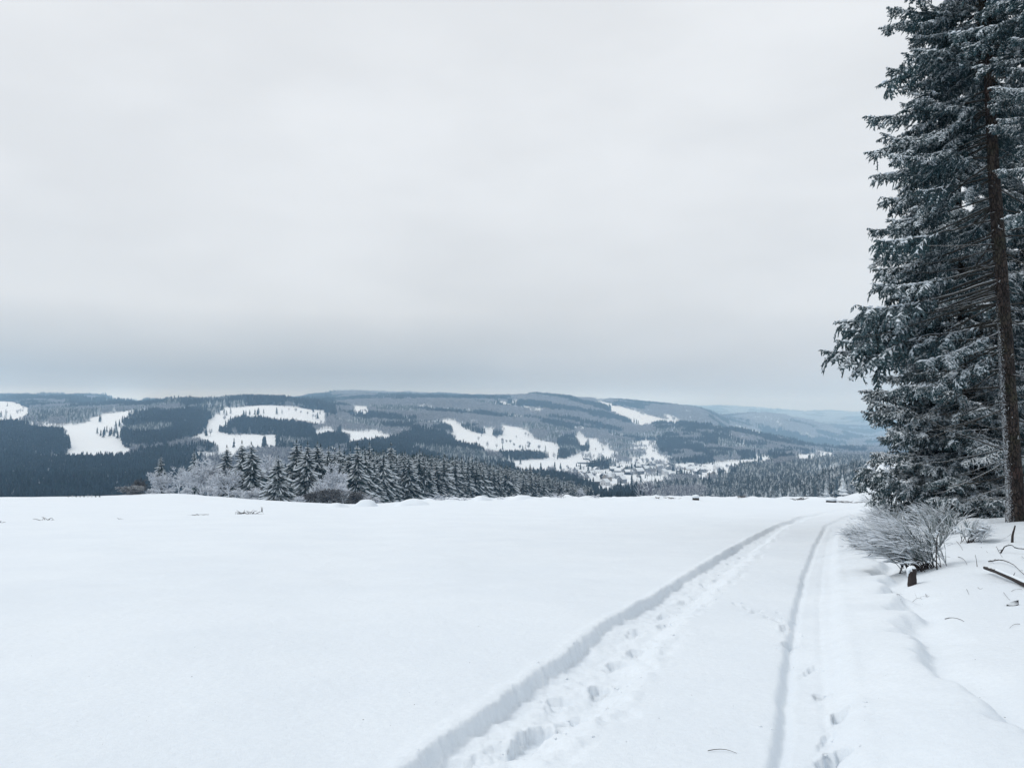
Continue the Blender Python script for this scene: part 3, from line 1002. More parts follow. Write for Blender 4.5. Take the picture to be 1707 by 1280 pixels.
# ------------------------------------------------------------------ near spruces: branch meshes
def branch_mesh(seed, kind):
    """a spruce branch along +X, one unit = one metre, 3.5 m long"""
    g = np.random.default_rng(seed)
    G = Geo()
    L = 3.5
    droop, up = {'full': (.30, .17), 'tip': (.34, .20), 'dead': (.24, .10)}[kind]
    droop *= g.uniform(.8, 1.25)
    n = 13
    t = np.linspace(0, 1, n)
    side = np.cumsum(g.normal(0, .012, n)) * L
    ax = np.c_[L * t, side, L * (-droop * t ** 1.25 + up * t ** 3) + g.normal(0, .006, n) * L * t]
    rad = .030 * (1 - t) ** .8 + .006
    if kind == 'dead':
        rad = .026 * (1 - t) ** .8 + .005
    G.tube(ax, rad, 5, 1)
    pos = lambda q: np.array([np.interp(q, t, ax[:, k]) for k in range(3)]).T
    if kind == 'dead':
        for k in range(16):
            q = g.uniform(.25, .98)
            p = pos(q)
            s = g.choice([-1, 1])
            l = g.uniform(.15, .75) * (1.1 - q)
            d = np.array([.75, s * .7, g.uniform(-.35, .1)])
            m = p + d * l * .5 + [0, 0, -.04 * l]
            e = p + d * l + [0, 0, -.2 * l]
            G.tube([p, m, e], [.008, .006, .003], 3, 1)
            for w in range(3):
                b0 = p + d * l * g.uniform(.2, .9)
                G.tube([b0, b0 + np.array([.5, g.normal(0, .6), g.uniform(-.5, .1)]) * l * .45], [.005, .003], 3, 1)
        return G.mesh('dead_branch', [M['needle'], M['branch']])
    t0 = {'full': .16, 'tip': .46}[kind]
    P, Q, Rr, Sn = [], [], [], []

    def foliate(axis, s0, lmax, step, shoot):
        """clothe an axis with side shoots, drooping and of uneven length"""
        m = len(axis)
        tt = np.linspace(0, 1, m)
        at_ = lambda q: np.array([np.interp(q, tt, axis[:, k]) for k in range(3)])
        fwd = axis[-1] - axis[0]
        alen = np.linalg.norm(fwd)
        fwd = fwd / alen
        lat = np.array([-fwd[1], fwd[0], 0.0])
        lat /= np.linalg.norm(lat) + 1e-9
        lump = np.interp(np.linspace(0, 1, 40), np.linspace(0, 1, 9), g.uniform(.35, 1.2, 9))
        for q in np.arange(s0, 1.0, step / alen):
            for s in (-1, 1):
                if g.random() < .10:
                    continue
                p = at_(min(1, q + g.uniform(-.01, .01)))
                l = lmax * min(1, (1 - q) * 2.2 + .22) * lump[int(q * 39)] * g.uniform(.6, 1.2)
                fw = g.uniform(.35, .8)
                d = fwd * fw + lat * s * math.sqrt(1 - fw * fw) + np.array([0, 0, g.uniform(-.1, .28)])
                hang = g.uniform(.3, 1.1)
                ns = max(2, int(l / .085))
                u = np.linspace(0, 1, ns + 1)
                sp = p + d * l * (u * (1 - .22 * u))[:, None] + np.array([0, 0, -1.0]) * (l * hang * u ** 1.8)[:, None] + g.normal(0, .009, (ns + 1, 3))
                sn = g.uniform(-.3, .45)
                if g.random() < .30:
                    k2 = max(1, int(ns * g.uniform(.2, .45)))
                    G.spindles(sp[:k2] + [0, 0, .018], sp[1:k2 + 1] + [0, 0, .016] + (sp[1:k2 + 1] - sp[:k2]) * .5, g.uniform(.018, .036, k2), 4, 2)
                for a_ in range(ns):
                    P.append(sp[a_]); Q.append(sp[a_ + 1] + (sp[a_ + 1] - sp[a_]) * .35); Rr.append(.017); Sn.append(sn)
                    sd = np.array([-d[1], d[0], 0]) * (1 if a_ % 2 else -1)
                    for w in range(2):
                        c = sp[a_] + (sp[a_ + 1] - sp[a_]) * g.random()
                        ll = g.uniform(.05, shoot)
                        dd = sd * g.uniform(.35, .95) + d * .5 + np.array([0, 0, g.uniform(-.95, .15)])
                        P.append(c); Q.append(c + dd * ll); Rr.append(g.uniform(.014, .021)); Sn.append(sn + g.uniform(-.15, .1))

    foliate(ax, t0, .42, .062, .13)
    for k in range(11 if kind == 'full' else 9):            # side limbs make the frond broad and uneven
        q = t0 + (.93 - t0) * (k + g.random()) / (11 if kind == 'full' else 9)
        s = 1 if k % 2 else -1
        p = pos(q)
        l = g.uniform(.55, 1.25) * min(1, (1 - q) * 1.5 + .25)
        fw = g.uniform(.5, .8)
        d = np.array([fw, s * math.sqrt(1 - fw * fw), g.uniform(-.12, .18)])
        u = np.linspace(0, 1, 7)
        la = p + d * l * u[:, None] + np.array([0, 0, -1.0]) * (l * g.uniform(.2, .75) * u ** 1.9)[:, None] + g.normal(0, .012, (7, 3))
        G.tube(la, np.linspace(.012, .004, 7), 3, 1)
        foliate(la, .12, .30, .062, .12)
    # the leading shoot
    for a_ in range(8):
        q0, q1 = 1 - .03 * (a_ + 1), 1 - .03 * a_ + .012
        P.append(pos(q0)); Q.append(pos(q1)); Rr.append(.02); Sn.append(.2)
    G.spindles(P, Q, np.array(Rr) * 1.35, 3, 0, np.array(Sn))
    # snow lodged along the upper side of the branch
    for k in range(14):
        q = g.uniform(t0 + .1, .97)
        p = pos(q) + [0, g.normal(0, .12) * (1 - q), .035]
        l = g.uniform(.06, .16)
        d = np.array([1, g.normal(0, .5), -.1])
        G.spindles([p - d * l * .5], [p + d * l * .6], g.uniform(.022, .04), 5, 2)
    return G.mesh('spruce_branch', [M['needle'], M['branch'], M['snow']], attr=True)


BR = {k: [branch_mesh(500 + 17 * j + n * 3, k) for j in range(n)] for k, n in (('full', 6), ('tip', 5), ('dead', 5))}
def stub_mesh(seed):
    g = np.random.default_rng(seed)
    G = Geo()
    q = np.linspace(0, 1, 5)
    G.tube(np.c_[3.5 * q, g.normal(0, .10, 5) * q * 3.5, -.35 * 3.5 * q ** 1.5 + g.normal(0, .05, 5) * q], np.array([.20, .16, .13, .10, .05]), 5, 1)
    return G.mesh('branch_stub', [M['needle'], M['branch']])


BR['stub'] = [stub_mesh(77 + k) for k in range(4)]
print('branches', [len(m.polygons) for k in BR for m in BR[k]], time.time() - T0)


def near_spruce(px, D, height, r0, lean, whorls, label, seed, group='tall spruces at the forest edge', lean_y=0.0, clear=None):
    """whorls: (height from, height to, spacing, branches, kind, length from, length to, azimuth centre or None, spread)"""
    g = np.random.default_rng(seed)
    p = at_d(px, D)
    root = obj('spruce_tree', None, label=label, cat='spruce', group=group, loc=p)
    G = Geo()
    t = np.linspace(0, 1, 90)
    hz = height * t ** 1.1 - .4 * (t == 0)
    cx = -lean * hz + .06 * np.sin(hz * .9 + seed) * t
    cyy = lean_y * hz + .05 * np.cos(hz * .7 + seed) * t
    rad = r0 * (1 - t) ** .8 + .02 + .35 * r0 * np.exp(-hz.clip(0) / .25)
    G.tube(np.c_[cx, cyy, hz], rad, 18, 0)
    for v_ in G.V[:1]:
        ang = np.tile(np.arange(18), 90) * .9
        zz_ = np.repeat(hz, 18)
        off = 1 + .05 * fbm(ang, zz_ * 3.0, 200 + seed, 3) + .05 * fbm(ang * .4, zz_ * .9, 210 + seed, 2)
        ctr = np.repeat(np.c_[cx, cyy], 18, 0)
        v_[:, :2] = ctr + (v_[:, :2] - ctr) * off[:, None]
    obj('trunk', G.mesh('spruce_trunk', [M['bark']], smooth=True), root)
    for (h0, h1, step, nb, kind, l0, l1, azc, spread) in whorls:
        h = h0
        while h < h1:
            f = (h - h0) / max(h1 - h0, .01)
            for k in range(nb):
                a = (azc + g.uniform(-spread, spread)) if azc is not None else (k + g.random() * .7) * 2 * math.pi / nb + h * 2.4
                if clear is not None and azc is None and h < 12.5 and abs((a - clear + PI) % (2 * PI) - PI) < .95:
                    continue
                ln = (l0 + (l1 - l0) * f) * g.uniform(.66, 1.16)
                hh = h + g.uniform(-.9, .9) * step
                hh = max(hh, .15)
                ox, oy = np.interp(hh, hz, cx), np.interp(hh, hz, cyy)
                o = obj({'dead': 'dead_branch', 'stub': 'branch_stub'}.get(kind, 'branch'), BR[kind][g.integers(len(BR[kind]))], root)
                o.location = (ox, oy, hh)
                o.rotation_euler = (g.normal(0, .22), g.normal(.06, .10 if kind == 'tip' else .24) + (-.12 * f if kind == 'full' else 0), a)
                s = ln / 3.5
                o.scale = (s, s * g.uniform(.85, 1.1), s * g.uniform(.9, 1.1))
            h += step
    return root


PI = math.pi
near_spruce(1690, 20.0, 21, .195, .040, [
    (.5, 7.4, .21, 1, 'dead', 1.8, 3.0, 2.75, .6), (1.2, 9.2, .50, 1, 'dead', 1.6, 2.6, -.5, .8), (2.0, 6.2, .42, 1, 'dead', 2.4, 3.3, 2.5, .5),
    (5.2, 6.5, .20, 1, 'tip', 4.2, 4.3, 2.72, .28), (4.6, 5.8, .4, 1, 'full', 3.5, 3.7, 2.9, .3), (5.6, 6.6, .28, 1, 'tip', 3.5, 3.2, 2.6, .5), (6.6, 10.2, .25, 1, 'tip', 3.0, 2.6, 2.6, .55),
    (6.6, 10, .40, 1, 'tip', 3.4, 3.0, 1.4, .7), (10.2, 20, .36, 5, 'full', 2.7, .8, None, 0), (9.0, 14, .35, 1, 'full', 2.7, 2.6, 2.7, .5), (.6, 11, .22, 1, 'stub', .42, .5, -2.2, 1.5)],
    'tall spruce with bare brown trunk and dead lower branches at the right edge', 3, clear=-2.15)
near_spruce(1606, 25.5, 19, .15, .0, [
    (.4, 6, .26, 6, 'full', 3.0, 2.8, None, 0), (6, 18.5, .33, 6, 'full', 2.7, .7, None, 0), (.8, 4.6, .3, 1, 'full', 3.1, 3.1, 2.7, .6), (6, 14, .4, 1, 'full', 2.7, 2.4, 2.7, .6)],
    'bushy spruce with boughs down to the ground, left of the bare trunk', 7)
near_spruce(1722, 27.5, 20, .15, .0, [(.6, 8, .42, 5, 'full', 2.9, 2.8, None, 0), (8, 19, .46, 5, 'full', 2.7, .8, None, 0)],
            'dark spruce standing behind the bare trunk', 9)
near_spruce(1656, 31, 22, .16, .0, [(.6, 10, .48, 6, 'full', 3.2, 3.1, None, 0), (10, 21, .55, 5, 'full', 2.9, .8, None, 0)],
            'shaded spruce deep in the forest between the front trees', 13)
near_spruce(1838, 16.5, 20, .17, .0, [(8.0, 11, .36, 6, 'full', 2.0, 2.2, None, 0), (11, 19, .42, 5, 'full', 2.6, .7, None, 0)],
            'spruce whose snowy boughs reach in from the right frame edge', 17)
near_spruce(1850, 26, 20, .17, .0, [(.6, 9, .5, 5, 'full', 3.0, 3.0, None, 0), (9, 19, .6, 4, 'full', 2.8, .8, None, 0)],
            'dark spruce closing the forest on the far right', 23)
near_spruce(1600, 40, 21, .16, .0, [(.6, 10, .5, 5, 'full', 3.0, 2.9, None, 0), (10, 20, .6, 4, 'full', 2.7, .8, None, 0)],
            'farthest spruce of the forest edge, mostly hidden', 29)
print('near spruces', time.time() - T0)


def ordn(n):
    return '%d%s' % (n, 'th' if 10 <= n % 100 <= 20 else {1: 'st', 2: 'nd', 3: 'rd'}.get(n % 10, 'th'))


# ------------------------------------------------------------------ snow laden spruces beyond the field
def mid_spruce(seed, w=.19, gap=0.04, snow=.8):
    g = np.random.default_rng(seed)
    G = Geo()
    nw = 31
    core = np.array([(0, 0, z) for z in np.linspace(.03, .9, 6)])
    G.tube(core, w * .42 * (1 - np.linspace(0, 1, 6)) + .004, 6, 0)
    for k in range(nw):
        t = k / (nw - 1)
        z = gap + (.965 - gap) * t ** .92 + g.normal(0, .008)
        nb = 11 if t < .6 else 8 if t < .85 else 5
        for q in range(nb):
            a = (q + g.uniform(-.35, .35)) * 2 * PI / nb + k * 1.3
            L = (w * (1 - t) ** .82 + .012) * g.uniform(.55, 1.25)
            drop = L * (g.uniform(.45, .8) if t < .7 else g.uniform(.1, .5))
            s = np.array([.12, .45, .78, 1.0])
            a += g.normal(0, .15)
            ca, sa = math.cos(a), math.sin(a)
            zz = z + .12 * L - drop * s ** 1.4 + .10 * L * (s > .9)
            r = L * s
            hw = L * .20 * np.array([.55, 1.0, .75, .12]) * g.uniform(.75, 1.25)
            sp = np.c_[r * ca, r * sa, zz]
            sd = np.array([-sa, ca, 0])
            hang = hw * g.uniform(.7, 1.2, 4)
            lf = sp + sd * hw[:, None] - [0, 0, 1] * hang[:, None] + g.normal(0, .05 * L, (4, 3))
            rt = sp - sd * hw[:, None] - [0, 0, 1] * hang[:, None] + g.normal(0, .05 * L, (4, 3))
            V = np.r_[sp, lf, rt]
            F = []
            for i_ in range(3):
                F += [(i_, i_ + 1, i_ + 5, i_ + 4), (i_ + 1, i_, i_ + 8, i_ + 9)]
            G.add(V, F, 0)
            if g.random() < snow:
                c = .27 * hw * g.uniform(.4, 1.4)
                up = np.array([0, 0, .09 * L + .0015])
                i0 = g.integers(0, 2)
                A_ = (sp + sd * c[:, None] + up * .4)[i0:]
                C_ = (sp + up * 1.5)[i0:]
                B_ = (sp - sd * c[:, None] + up * .4)[i0:]
                m_ = len(A_)
                V = np.r_[A_, C_, B_]
                F = []
                for i_ in range(m_ - 1):
                    F += [(i_, i_ + m_, i_ + m_ + 1, i_ + 1), (i_ + m_, i_ + 2 * m_, i_ + 2 * m_ + 1, i_ + m_ + 1)]
                G.add(V, np.array(F)[:, ::-1], 1)
    G.spindles([(0, 0, .93)], [(0, 0, 1.0)], .008, 4, 0)
    return G.mesh('spruce_crown', [M['needle_mid'], M['snow']])


MID = [mid_spruce(700 + k, w, gap, sn) for k, (w, gap, sn) in enumerate([(.225, .02, .75), (.20, .03, .65), (.25, .02, .7), (.17, .08, .6), (.215, .04, .45), (.20, .02, .75), (.27, .01, .75), (.19, .05, .35), (.24, .03, .5), (.16, .06, .55), (.22, .02, .3), (.26, .04, .6)])]
Gt = Geo()
Gt.tube([(0, 0, -.05), (0, 0, .5), (0, 0, .9)], [.014, .009, .002], 6, 0)
MIDTRUNK = Gt.mesh('spruce_stem', [M['far_trunk']])


def mid_tree(px, tip, D, var, label, group, wide=1.0):
    p = at_d(px, D)
    h = (CZ + kz(tip) * D - p[2]) * (1.07 if D < 222 else 1.03)
    root = obj('spruce_tree', None, label=label, cat='spruce', group=group, loc=p, rz=float(rng.uniform(0, 6.28)))
    tr = obj('trunk', MIDTRUNK, root)
    cr = obj('crown', MID[var % len(MID)], root)
    root.rotation_euler = (float(rng.normal(0, .025)), float(rng.normal(0, .025)), root.rotation_euler[2])
    for o in (tr, cr):
        o.scale = (h * wide * 1.1, h * wide * 1.1, h)
    return root


GRP = 'snow laden spruces at the lower edge of the field'
for a in [(267, 760, 186, 3, 'slim spruce rising out of rimed bushes, leftmost of the field edge trees', 1.0),
          (325, 752, 215, 3, 'thin spruce top showing above the rimed bare trees', .9),
          (381, 746, 196, 1, 'spruce with pale lower boughs just right of the rimed bare trees', 1.15),
          (407, 739, 186, 1, 'left one of a close pair of dark slender spruces', 1.0),
          (424, 741, 178, 0, 'right one of a close pair of snow streaked spruces', 1.12),
          (465, 763, 160, 6, 'low broad spruce standing alone in front on the open snow', 1.25),
          (496, 738, 196, 2, 'left high spruce of the big central clump', 1.1),
          (512, 741, 186, 0, 'wide snow streaked spruce in the middle of the big clump', 1.15),
          (528, 741, 192, 2, 'tall central spruce of the big clump, boughs hanging low', 1.15),
          (546, 748, 200, 0, 'right shoulder spruce of the big central clump', 1.05),
          (504, 746, 203, 1, 'spruce filling the gap behind the left of the big clump', 1.3), (537, 745, 203, 5, 'spruce behind the right of the big clump', 1.3),
          (556, 753, 210, 0, 'short spruce between the big clump and the narrow spruce', 1.3), (575, 757, 216, 5, 'short spruce right of the narrow spruce', 1.3),
          (566, 748, 214, 1, 'narrow spruce behind the brush right of the big clump', 1.0),
          (584, 752, 205, 0, 'left spruce of the pair before the dark gap', .95),
          (598, 743, 200, 5, 'tall spruce beside the dark gap in the trees', .95)]:
    mid_tree(*a[:4], a[4], GRP, a[5] * 1.12)

WP = [(612, 752, 222), (640, 756, 236), (700, 759, 256), (750, 766, 282), (800, 773, 310), (850, 782, 345), (900, 795, 392), (950, 807, 450), (985, 815, 500)]
WPa = np.array(WP, float)
lw = at_d(612, 222)
n_w = 0
for rowi in range(5):
    s = 0.0
    pxv = 612 + 2.0 * rowi
    while pxv < 988:
        D0 = np.interp(pxv, WPa[:, 0], WPa[:, 2])
        tip = np.interp(pxv, WPa[:, 0], WPa[:, 1])
        D = D0 + rowi * 6.5 + rng.normal(0, 1.6)
        q = pxv + rng.normal(0, 2.0)
        tp = tip + rng.normal(1.0, 5.0) - 2.0 * (rng.random() < .12) * rng.uniform(1, 4) + (3.0 if rowi == 0 else 0) * rng.random()
        lab = ('snow streaked front row plantation spruce, %s counted from the dark gap' % ordn(n_w + 1) if rowi == 0 else 'spruce top in the rows behind the plantation front')
        mid_tree(q, tp, D, int(rng.choice([0, 1, 2, 3, 4, 5, 7, 8, 9, 10, 11] if pxv < 690 else [1, 3, 4, 7, 8, 9, 10, 4, 7, 10])), lab, 'front row of the spruce plantation' if rowi == 0 else 'inner rows of the spruce plantation', rng.uniform(.9, 1.35))
        n_w += 1
        pxv += 6.2 * FPX / 1289 * (240 / D0) * 1.9
print('wall', n_w, time.time() - T0)
# the rows behind, a mass of tops
pts, ss = [], []
for k in range(420):
    pxv = rng.uniform(600, 985)
    D0 = np.interp(pxv, WPa[:, 0], WPa[:, 2])
    D = D0 + rng.uniform(32, 75)
    tip = np.interp(pxv, WPa[:, 0], WPa[:, 1]) + rng.normal(-1, 3.5)
    p = at_d(pxv, D)
    pts.append(p); ss.append(CZ + kz(tip) * D - p[2])
c = bpy.data.collections.new('plantation_kind')
for k, me in enumerate([MID[q_] for q_ in (0, 1, 4, 7, 8, 10)]):
    c.objects.link(bpy.data.objects.new('plantation_kind_%d' % k, me))
scatter('spruce_plantation', pts, ss, c, 6, 'snow dusted spruce plantation filling the slope behind its front rows', 'wood')


# ------------------------------------------------------------------ rimed bare trees and brush
def bare_tree_mesh(seed, mats, levels=5, spread=.55, droop=0.0, r0=.022, first=.22, stems=1):
    g = np.random.default_rng(seed)
    G = Geo()
    segs = []

    def grow(p, d, l, r, lev):
        n = 3 if lev < 2 else 2
        pts = [p]
        for k in range(n):
            d = d + g.normal(0, .16, 3) + np.array([0, 0, .06 - droop * lev * .1])
            d /= np.linalg.norm(d)
            pts.append(pts[-1] + d * l / n)
        if lev >= levels - 1:
            segs.append((pts[0], pts[-1], r))
        else:
            G.tube(pts, np.linspace(r, r * .62, len(pts)), 4 if lev < 2 else 3, 1 if lev < 2 else 0, cap=False)
        if lev >= levels:
            return
        kids = {0: 5, 1: 5, 2: 4, 3: 4, 4: 3}.get(lev, 3)
        for k in range(kids):
            q = g.uniform(.35, 1.0)
            b0 = np.array([np.interp(q, np.linspace(0, 1, len(pts)), np.array(pts)[:, c]) for c in range(3)])
            dd = d + g.normal(0, spread, 3)
            dd /= np.linalg.norm(dd)
            grow(b0, dd, l * g.uniform(.5, .78), r * .52, lev + 1)
    for s in range(stems):
        grow(np.array([g.normal(0, .05 * (stems > 1)), g.normal(0, .05 * (stems > 1)), -.03]), np.array([g.normal(0, .12 * stems ** .5), g.normal(0, .12 * stems ** .5), 1.0]), first * 1.6, r0, 0)
    P, Q, r = zip(*segs)
    G.spindles(P, Q, np.maximum(np.array(r), .0035) * 1.3, 3, 0)
    A = np.concatenate(G.V)
    hgt = A[:, 2].max()
    G.V = [v / hgt for v in G.V]
    return G.mesh('bare_crown', mats)


BARE = [bare_tree_mesh(900 + k, [M['rime'], M['rime']], stems=2 if k else 1) for k in range(4)]
BARED = [bare_tree_mesh(940 + k, [M['rime_dark'], M['rime_dark']], stems=4, spread=.7) for k in range(2)]
print('bare', [len(m.polygons) for m in BARE + BARED], time.time() - T0)


def tree_thing(name, me, px, tip, D, label, cat, group=None, wide=1.0, base=None):
    p = at_d(px, D) if base is None else base
    h = CZ + kz(tip) * p[1] - p[2]
    o = obj(name, me, label=label, cat=cat, group=group, loc=p, rz=float(rng.uniform(0, 6.28)))
    o.scale = (h * wide, h * wide, h)
    return o


RG = 'rimed bare trees at the field edge'
for a in [('bare_tree', BARE[0], 300, 776, 178, 'low white rimed bare tree next to the slim left spruce', 1.0),
          ('bare_tree', BARE[1], 268, 783, 174, 'rounded rimed bush tree wrapped round the slim left spruce', .95),
          ('bare_tree', BARE[2], 335, 764, 184, 'broad white rimed bare tree, largest of the rimed trees', 1.05),
          ('bare_tree', BARE[3], 355, 762, 196, 'tall rimed bare tree behind the broad white one', .9),
          ('bare_tree', BARE[1], 385, 778, 176, 'rimed bare tree in front of the pale spruce', .95),
          ('bare_tree', BARE[0], 318, 782, 170, 'small rimed bare tree low in the white group', 1.1),
          ('bare_tree', BARE[2], 560, 770, 182, 'grey bare tree in front of the narrow spruce', .8),
          ('bare_tree', BARE[3], 455, 755, 230, 'faint grey bare tree behind the lone broad spruce', .8)]:
    tree_thing(*a[:5], a[5], 'bare tree', RG, a[6])
SG = 'bushes along the lower field edge'
for (px, tip, D, me, w, lab) in [
        (222, 808, 150, BARED[0], 2.4, 'dark brushy bush at the left end of the field edge hedge'), (240, 797, 165, BARED[1], 1.2, 'dark brown bush left of the slim spruce'),
        (258, 814, 152, BARE[1], 2.4, 'low rimed bush below the slim spruce'), (285, 815, 156, BARE[2], 2.4, 'low rimed bush second from the slim spruce'),
        (315, 812, 160, BARE[3], 2.2, 'low rimed bush below the broad white tree'), (350, 810, 163, BARE[0], 2.2, 'low rimed bush right below the tall rimed tree'),
        (395, 812, 166, BARE[2], 1.8, 'rimed bush at the foot of the pale spruce'), (428, 812, 164, BARE[1], 1.8, 'pale rimed bush below the spruce pair'),
        (500, 826, 152, BARE[1], 1.6, 'snowy bush right of the lone broad spruce'), (520, 818, 158, BARED[1], 1.4, 'dark bush under the big spruce clump'),
        (540, 800, 166, BARE[3], 1.2, 'grey bush tree under the big spruce clump'), (556, 812, 162, BARED[0], 1.5, 'brown bush right of the big spruce clump'),
        (575, 802, 172, BARE[0], 1.3, 'grey bush left of the dark gap'), (590, 815, 168, BARED[1], 1.5, 'brown bush below the spruce pair by the gap'),
        (608, 822, 168, BARE[2], 1.8, 'low grey bush in the dark gap'), (625, 828, 170, BARE[3], 1.8, 'lowest grey bush at the right of the dark gap')]:
    o = tree_thing('bush', me, px, tip, D, lab, 'bush', SG, w)


# ------------------------------------------------------------------ things on the far rim of the field
def brush(name, px, py, wpx, hpx, n, label, group, seed, dark=True, arch=.6):
    """snow pressed stalks sticking out of the snow"""
    g = np.random.default_rng(seed)
    p = spot(px, py)
    s = p[1] / FPX
    w, h = wpx * s, hpx * s
    G = Geo()
    for k in range(n):
        x0, y0 = g.uniform(-.5, .5) * w, g.uniform(-.3, .3) * w
        hh = h * g.uniform(.35, 1.0) * (1 - abs(x0) / w)
        dx = g.normal(0, .35) * w
        q = np.linspace(0, 1, 5)
        pts = np.c_[x0 + dx * q, y0 + g.normal(0, .2) * w * q, hh * (1.25 * q - arch * q ** 2.5) - .04]
        pts[:, 2] += g.normal(0, .03 * h, 5) * q
        r = max(.006, .00028 * p[1]) * g.uniform(.8, 1.5)
        G.tube(pts, np.linspace(r * 1.3, r * .6, 5), 3, 0)
    obj(name, G.mesh(name, [M['dead'] if dark else M['rime']]), label=label, cat='brush', group=group, loc=p)


BG = 'dry stalks poking through the field snow'
for k, (px, py, w, h, n, dark, lab) in enumerate([
        (410, 857, 36, 12, 22, True, 'arched dry brush pile on the snow in front of the lone spruce'), (76, 867, 18, 10, 10, True, 'small tuft of dry stalks far left on the snow'),
        (201, 866, 9, 7, 5, True, 'two crossed dry stalks on the left snow'), (437, 853, 3, 22, 3, True, 'single upright stalk beside the brush pile'),
        (325, 859, 30, 5, 10, True, 'flat row of dry stalks on the left snow'), (2, 872, 12, 9, 4, True, 'dry stalk at the left frame edge'),
        (740, 833, 44, 17, 46, False, 'domed snow covered bramble in front of the plantation'), (700, 837, 14, 8, 12, False, 'thin white twigs left of the domed bramble'),
        (776, 833, 18, 9, 14, False, 'pale twigs right of the domed bramble'), (830, 831, 26, 6, 14, False, 'short twigs on the crest below the plantation end'),
        (930, 829, 26, 14, 26, False, 'white leaning twigs on the crest by the village wood'), (995, 829, 16, 10, 14, False, 'thin twigs on the crest right of the white bush'),
        (1095, 830, 9, 6, 8, True, 'small dark tuft on the crest before the village'), (1120, 831, 16, 6, 12, True, 'dark low brush on the crest before the village meadow'),
        (1236, 829, 14, 7, 12, True, 'dark tuft on the crest before the grey plantation'), (1335, 833, 22, 9, 20, True, 'snowy brush heap on the crest near the track'),
        (1412, 838, 40, 6, 22, True, 'dark brush strip on the crest beside the track bend'), (98, 983, 9, 3, 2, True, 'lone tiny stalk in the empty left snow')]):
    brush('dry_brush', px, py, w, h, n, lab, BG, 60 + k, dark)
tree_thing('bush', BARE[2], 966, 812, 128, 'white rimed bush standing on the crest in front of the village', 'bush', None, .9)


def mound(px, py, wpx, hpx, label, seed, body=True):
    """a stump or boulder under a thick cap of snow"""
    g = np.random.default_rng(seed)
    p = spot(px, py)
    s = p[1] / FPX
    w, h = wpx * s / 2, hpx * s
    n = 14
    th = np.arange(n) * 2 * PI / n
    root = obj('snow_capped_stump', None, label=label, cat='stump', group='snow capped stumps on the crest of the field', loc=p)

    def lathe(prof, mt, nm, jit):
        V, F = [], []
        for (r, z) in prof:
            rr_ = r * (1 + jit * np.sin(th * 3 + seed) + g.normal(0, jit * .5, n))
            V.append(np.c_[rr_ * np.cos(th), rr_ * np.sin(th), np.full(n, z) + g.normal(0, h * .02, n)])
        for i_ in range(len(prof) - 1):
            for k in range(n):
                F.append((i_ * n + k, i_ * n + (k + 1) % n, (i_ + 1) * n + (k + 1) % n, (i_ + 1) * n + k))
        V.append([[0, 0, prof[-1][1] + h * .02]])
        e = (len(prof) - 1) * n
        F3 = [(e + k, e + (k + 1) % n, len(prof) * n) for k in range(n)]
        obj(nm, new_mesh(nm, np.concatenate(V), [np.array(F), np.array(F3)], mt, smooth=True), root)
    if body:
        lathe([(w * .95, -.2), (w * .9, h * .3), (w * .86, h * .62)], M['dead'], 'stump', .06)
    if body:
        lathe([(w * 1.0, h * .42), (w * 1.08, h * .60), (w * .95, h * .86), (w * .6, h * .98), (w * .2, h * 1.03)], M['snow'], 'snow_cap', .06)
    else:
        lathe([(w * 1.7, -h * .2), (w * 1.25, h * .22), (w * .9, h * .6), (w * .55, h * .85), (w * .2, h * .95)], M['ground'], 'snow_cap', .16)


for k, a in enumerate([(1160, 833, 12, 8, 'round stump with thick snow cap on the crest before the village'), (1386, 837, 17, 8, 'squat dark stump with flat snow cap by the track bend'),
                       (673, 842, 9, 6, 'small half buried stump before the plantation')]):
    mound(a[0], a[1], a[2], a[3], a[4], 5 + k)
for k, a in enumerate([(690, 842, 40, 11, 'long snow hump right of the half buried stump'), (611, 844, 28, 12, 'smooth snow hump below the dark gap in the trees'), (560, 845, 26, 7, 'flat snow hump under the big spruce clump'), (802, 834, 24, 8, 'snow hump on the crest under the plantation'), (870, 833, 34, 8, 'wide low snow hump on the crest under the plantation end')]):
    mound(a[0], a[1], a[2], a[3], a[4], 35 + k, body=False)


